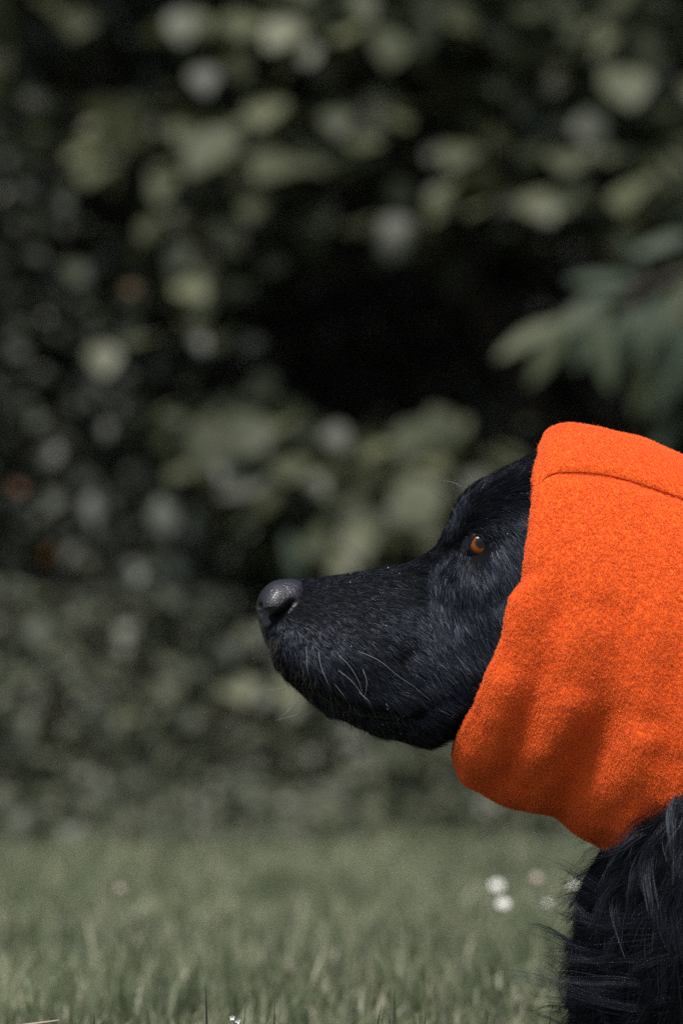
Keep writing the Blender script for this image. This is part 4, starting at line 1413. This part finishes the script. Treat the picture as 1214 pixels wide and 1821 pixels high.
HQ = []
for V_, _k in PATCH:
    F_ = grid_faces(72, 7, True)
    ring = np.arange(len(V_)) // 72
    HQ.append(patch_fur(V_, F_, ring >= 3, 900, .0034, .25))
HQ.append(patch_fur(NOSE_W, grid_faces(150, 110, True), (NOSE_Q[:, 0] > 534 + rng.normal(size=len(NOSE_Q)) * 5) & (np.abs(NOSE_W[:, 1]) < .019), 1500, .0034, .25))
HQ = np.concatenate(HQ)
hair_obj('lid_fur', HQ, np.array([.00008, .00008, .00006, .00002])[None] * np.ones((len(HQ), 1)), M_FUR, dog)

# ------------------------------------------------------------------ whiskers
def Z1(z): return [(440 + a / 3.035, 960 + b / 3.035) for a, b in z]
def Z2(z): return [(740 + a / 4.047, 780 + b / 4.047) for a, b in z]


def whisker(line, m=M_WHISK, r=.000075, off=.006, side=-1, depth=None):
    line = np.array(line, float)
    n_ = 14
    tab = np.column_stack([np.linspace(0, 1, len(line)), line])
    xs, ys = interp(tab, np.linspace(0, 1, n_))
    s0, _ = surf(xs[0], ys[0], side)
    y0 = s0.y if s0 is not None else side * .012
    q = []
    cur = y0
    for i in range(n_):
        u = i / (n_ - 1)
        s, _ = surf(xs[i], ys[i], side)
        want = (s.y if s is not None else cur) + side * (off * u ** .7 + .0006)
        cur = want if s is not None else cur
        yy = want if depth is None else y0 + depth * u
        v = Vector(P(xs[i], ys[i])); v.y = yy
        q.append(v)
    bm = bmesh.new()
    tube(bm, q, [r * (1 - .7 * i / (n_ - 1)) for i in range(n_)], 6)
    bm_obj('whisker', bm, m, dog)


for w in [[(320, 580), (325, 680), (345, 780), (350, 880)], [(385, 610), (400, 690), (440, 790), (455, 900), (470, 1000)], [(485, 615), (555, 690), (600, 770), (620, 830)],
          [(490, 705), (560, 760), (620, 840), (690, 950)], [(590, 600), (700, 650), (800, 730), (900, 800), (980, 870)], [(620, 700), (640, 770), (630, 850)],
          [(465, 770), (520, 840), (560, 900)], [(265, 870), (220, 920), (155, 975)], [(315, 920), (240, 950), (155, 970)], [(205, 800), (150, 805), (105, 808)],
          [(310, 720), (325, 820), (345, 870)], [(375, 770), (400, 840), (440, 870)], [(600, 820), (660, 880), (690, 960)], [(740, 880), (800, 960), (820, 1030)]]:
    whisker(Z1(w))
    whisker(Z1([(a + 8, b + 6) for a, b in w]), side=1)
for w in [[(300, 920), (250, 970), (215, 1000)], [(390, 1020), (385, 1070), (370, 1110)], [(590, 1060), (620, 1120), (630, 1200)], [(720, 1080), (740, 1140), (775, 1200)]]:
    whisker(Z1(w), M_WHISKD, .00010)
for w in [[(330, 358), (260, 325), (185, 310)], [(410, 330), (390, 290), (360, 250)]]:
    whisker(Z2(w), M_WHISK, .00010, .002)
for w in [[(215, 470), (150, 420), (95, 380)], [(345, 300), (300, 250), (250, 215)], [(265, 420), (240, 380), (225, 340)]]:
    whisker(Z2(w), M_WHISKD, .00009, .002)

# specks of dust and grass seed caught in the coat
bm = bmesh.new()
for _ in range(22):
    a, b = random.choice([(random.uniform(530, 690), random.uniform(1100, 1300)), (random.uniform(600, 760), random.uniform(1255, 1300)), (random.uniform(620, 740), random.uniform(1005, 1045)), (random.uniform(800, 940), random.uniform(880, 960))])
    s, n_ = surf(a, b)
    if s is None or in_poly(np.array([a]), np.array([b]), hood_in)[0]: continue
    bmesh.ops.create_icosphere(bm, subdivisions=1, radius=random.uniform(.00014, .0003), matrix=Matrix.Translation(s + n_ * .0016) @ Matrix.Diagonal((random.uniform(.7, 1.6), 1, random.uniform(.6, 1.2), 1)))
o = bm_obj('dust_specks', bm, M_SPECK, dog)
o['kind'] = 'stuff'
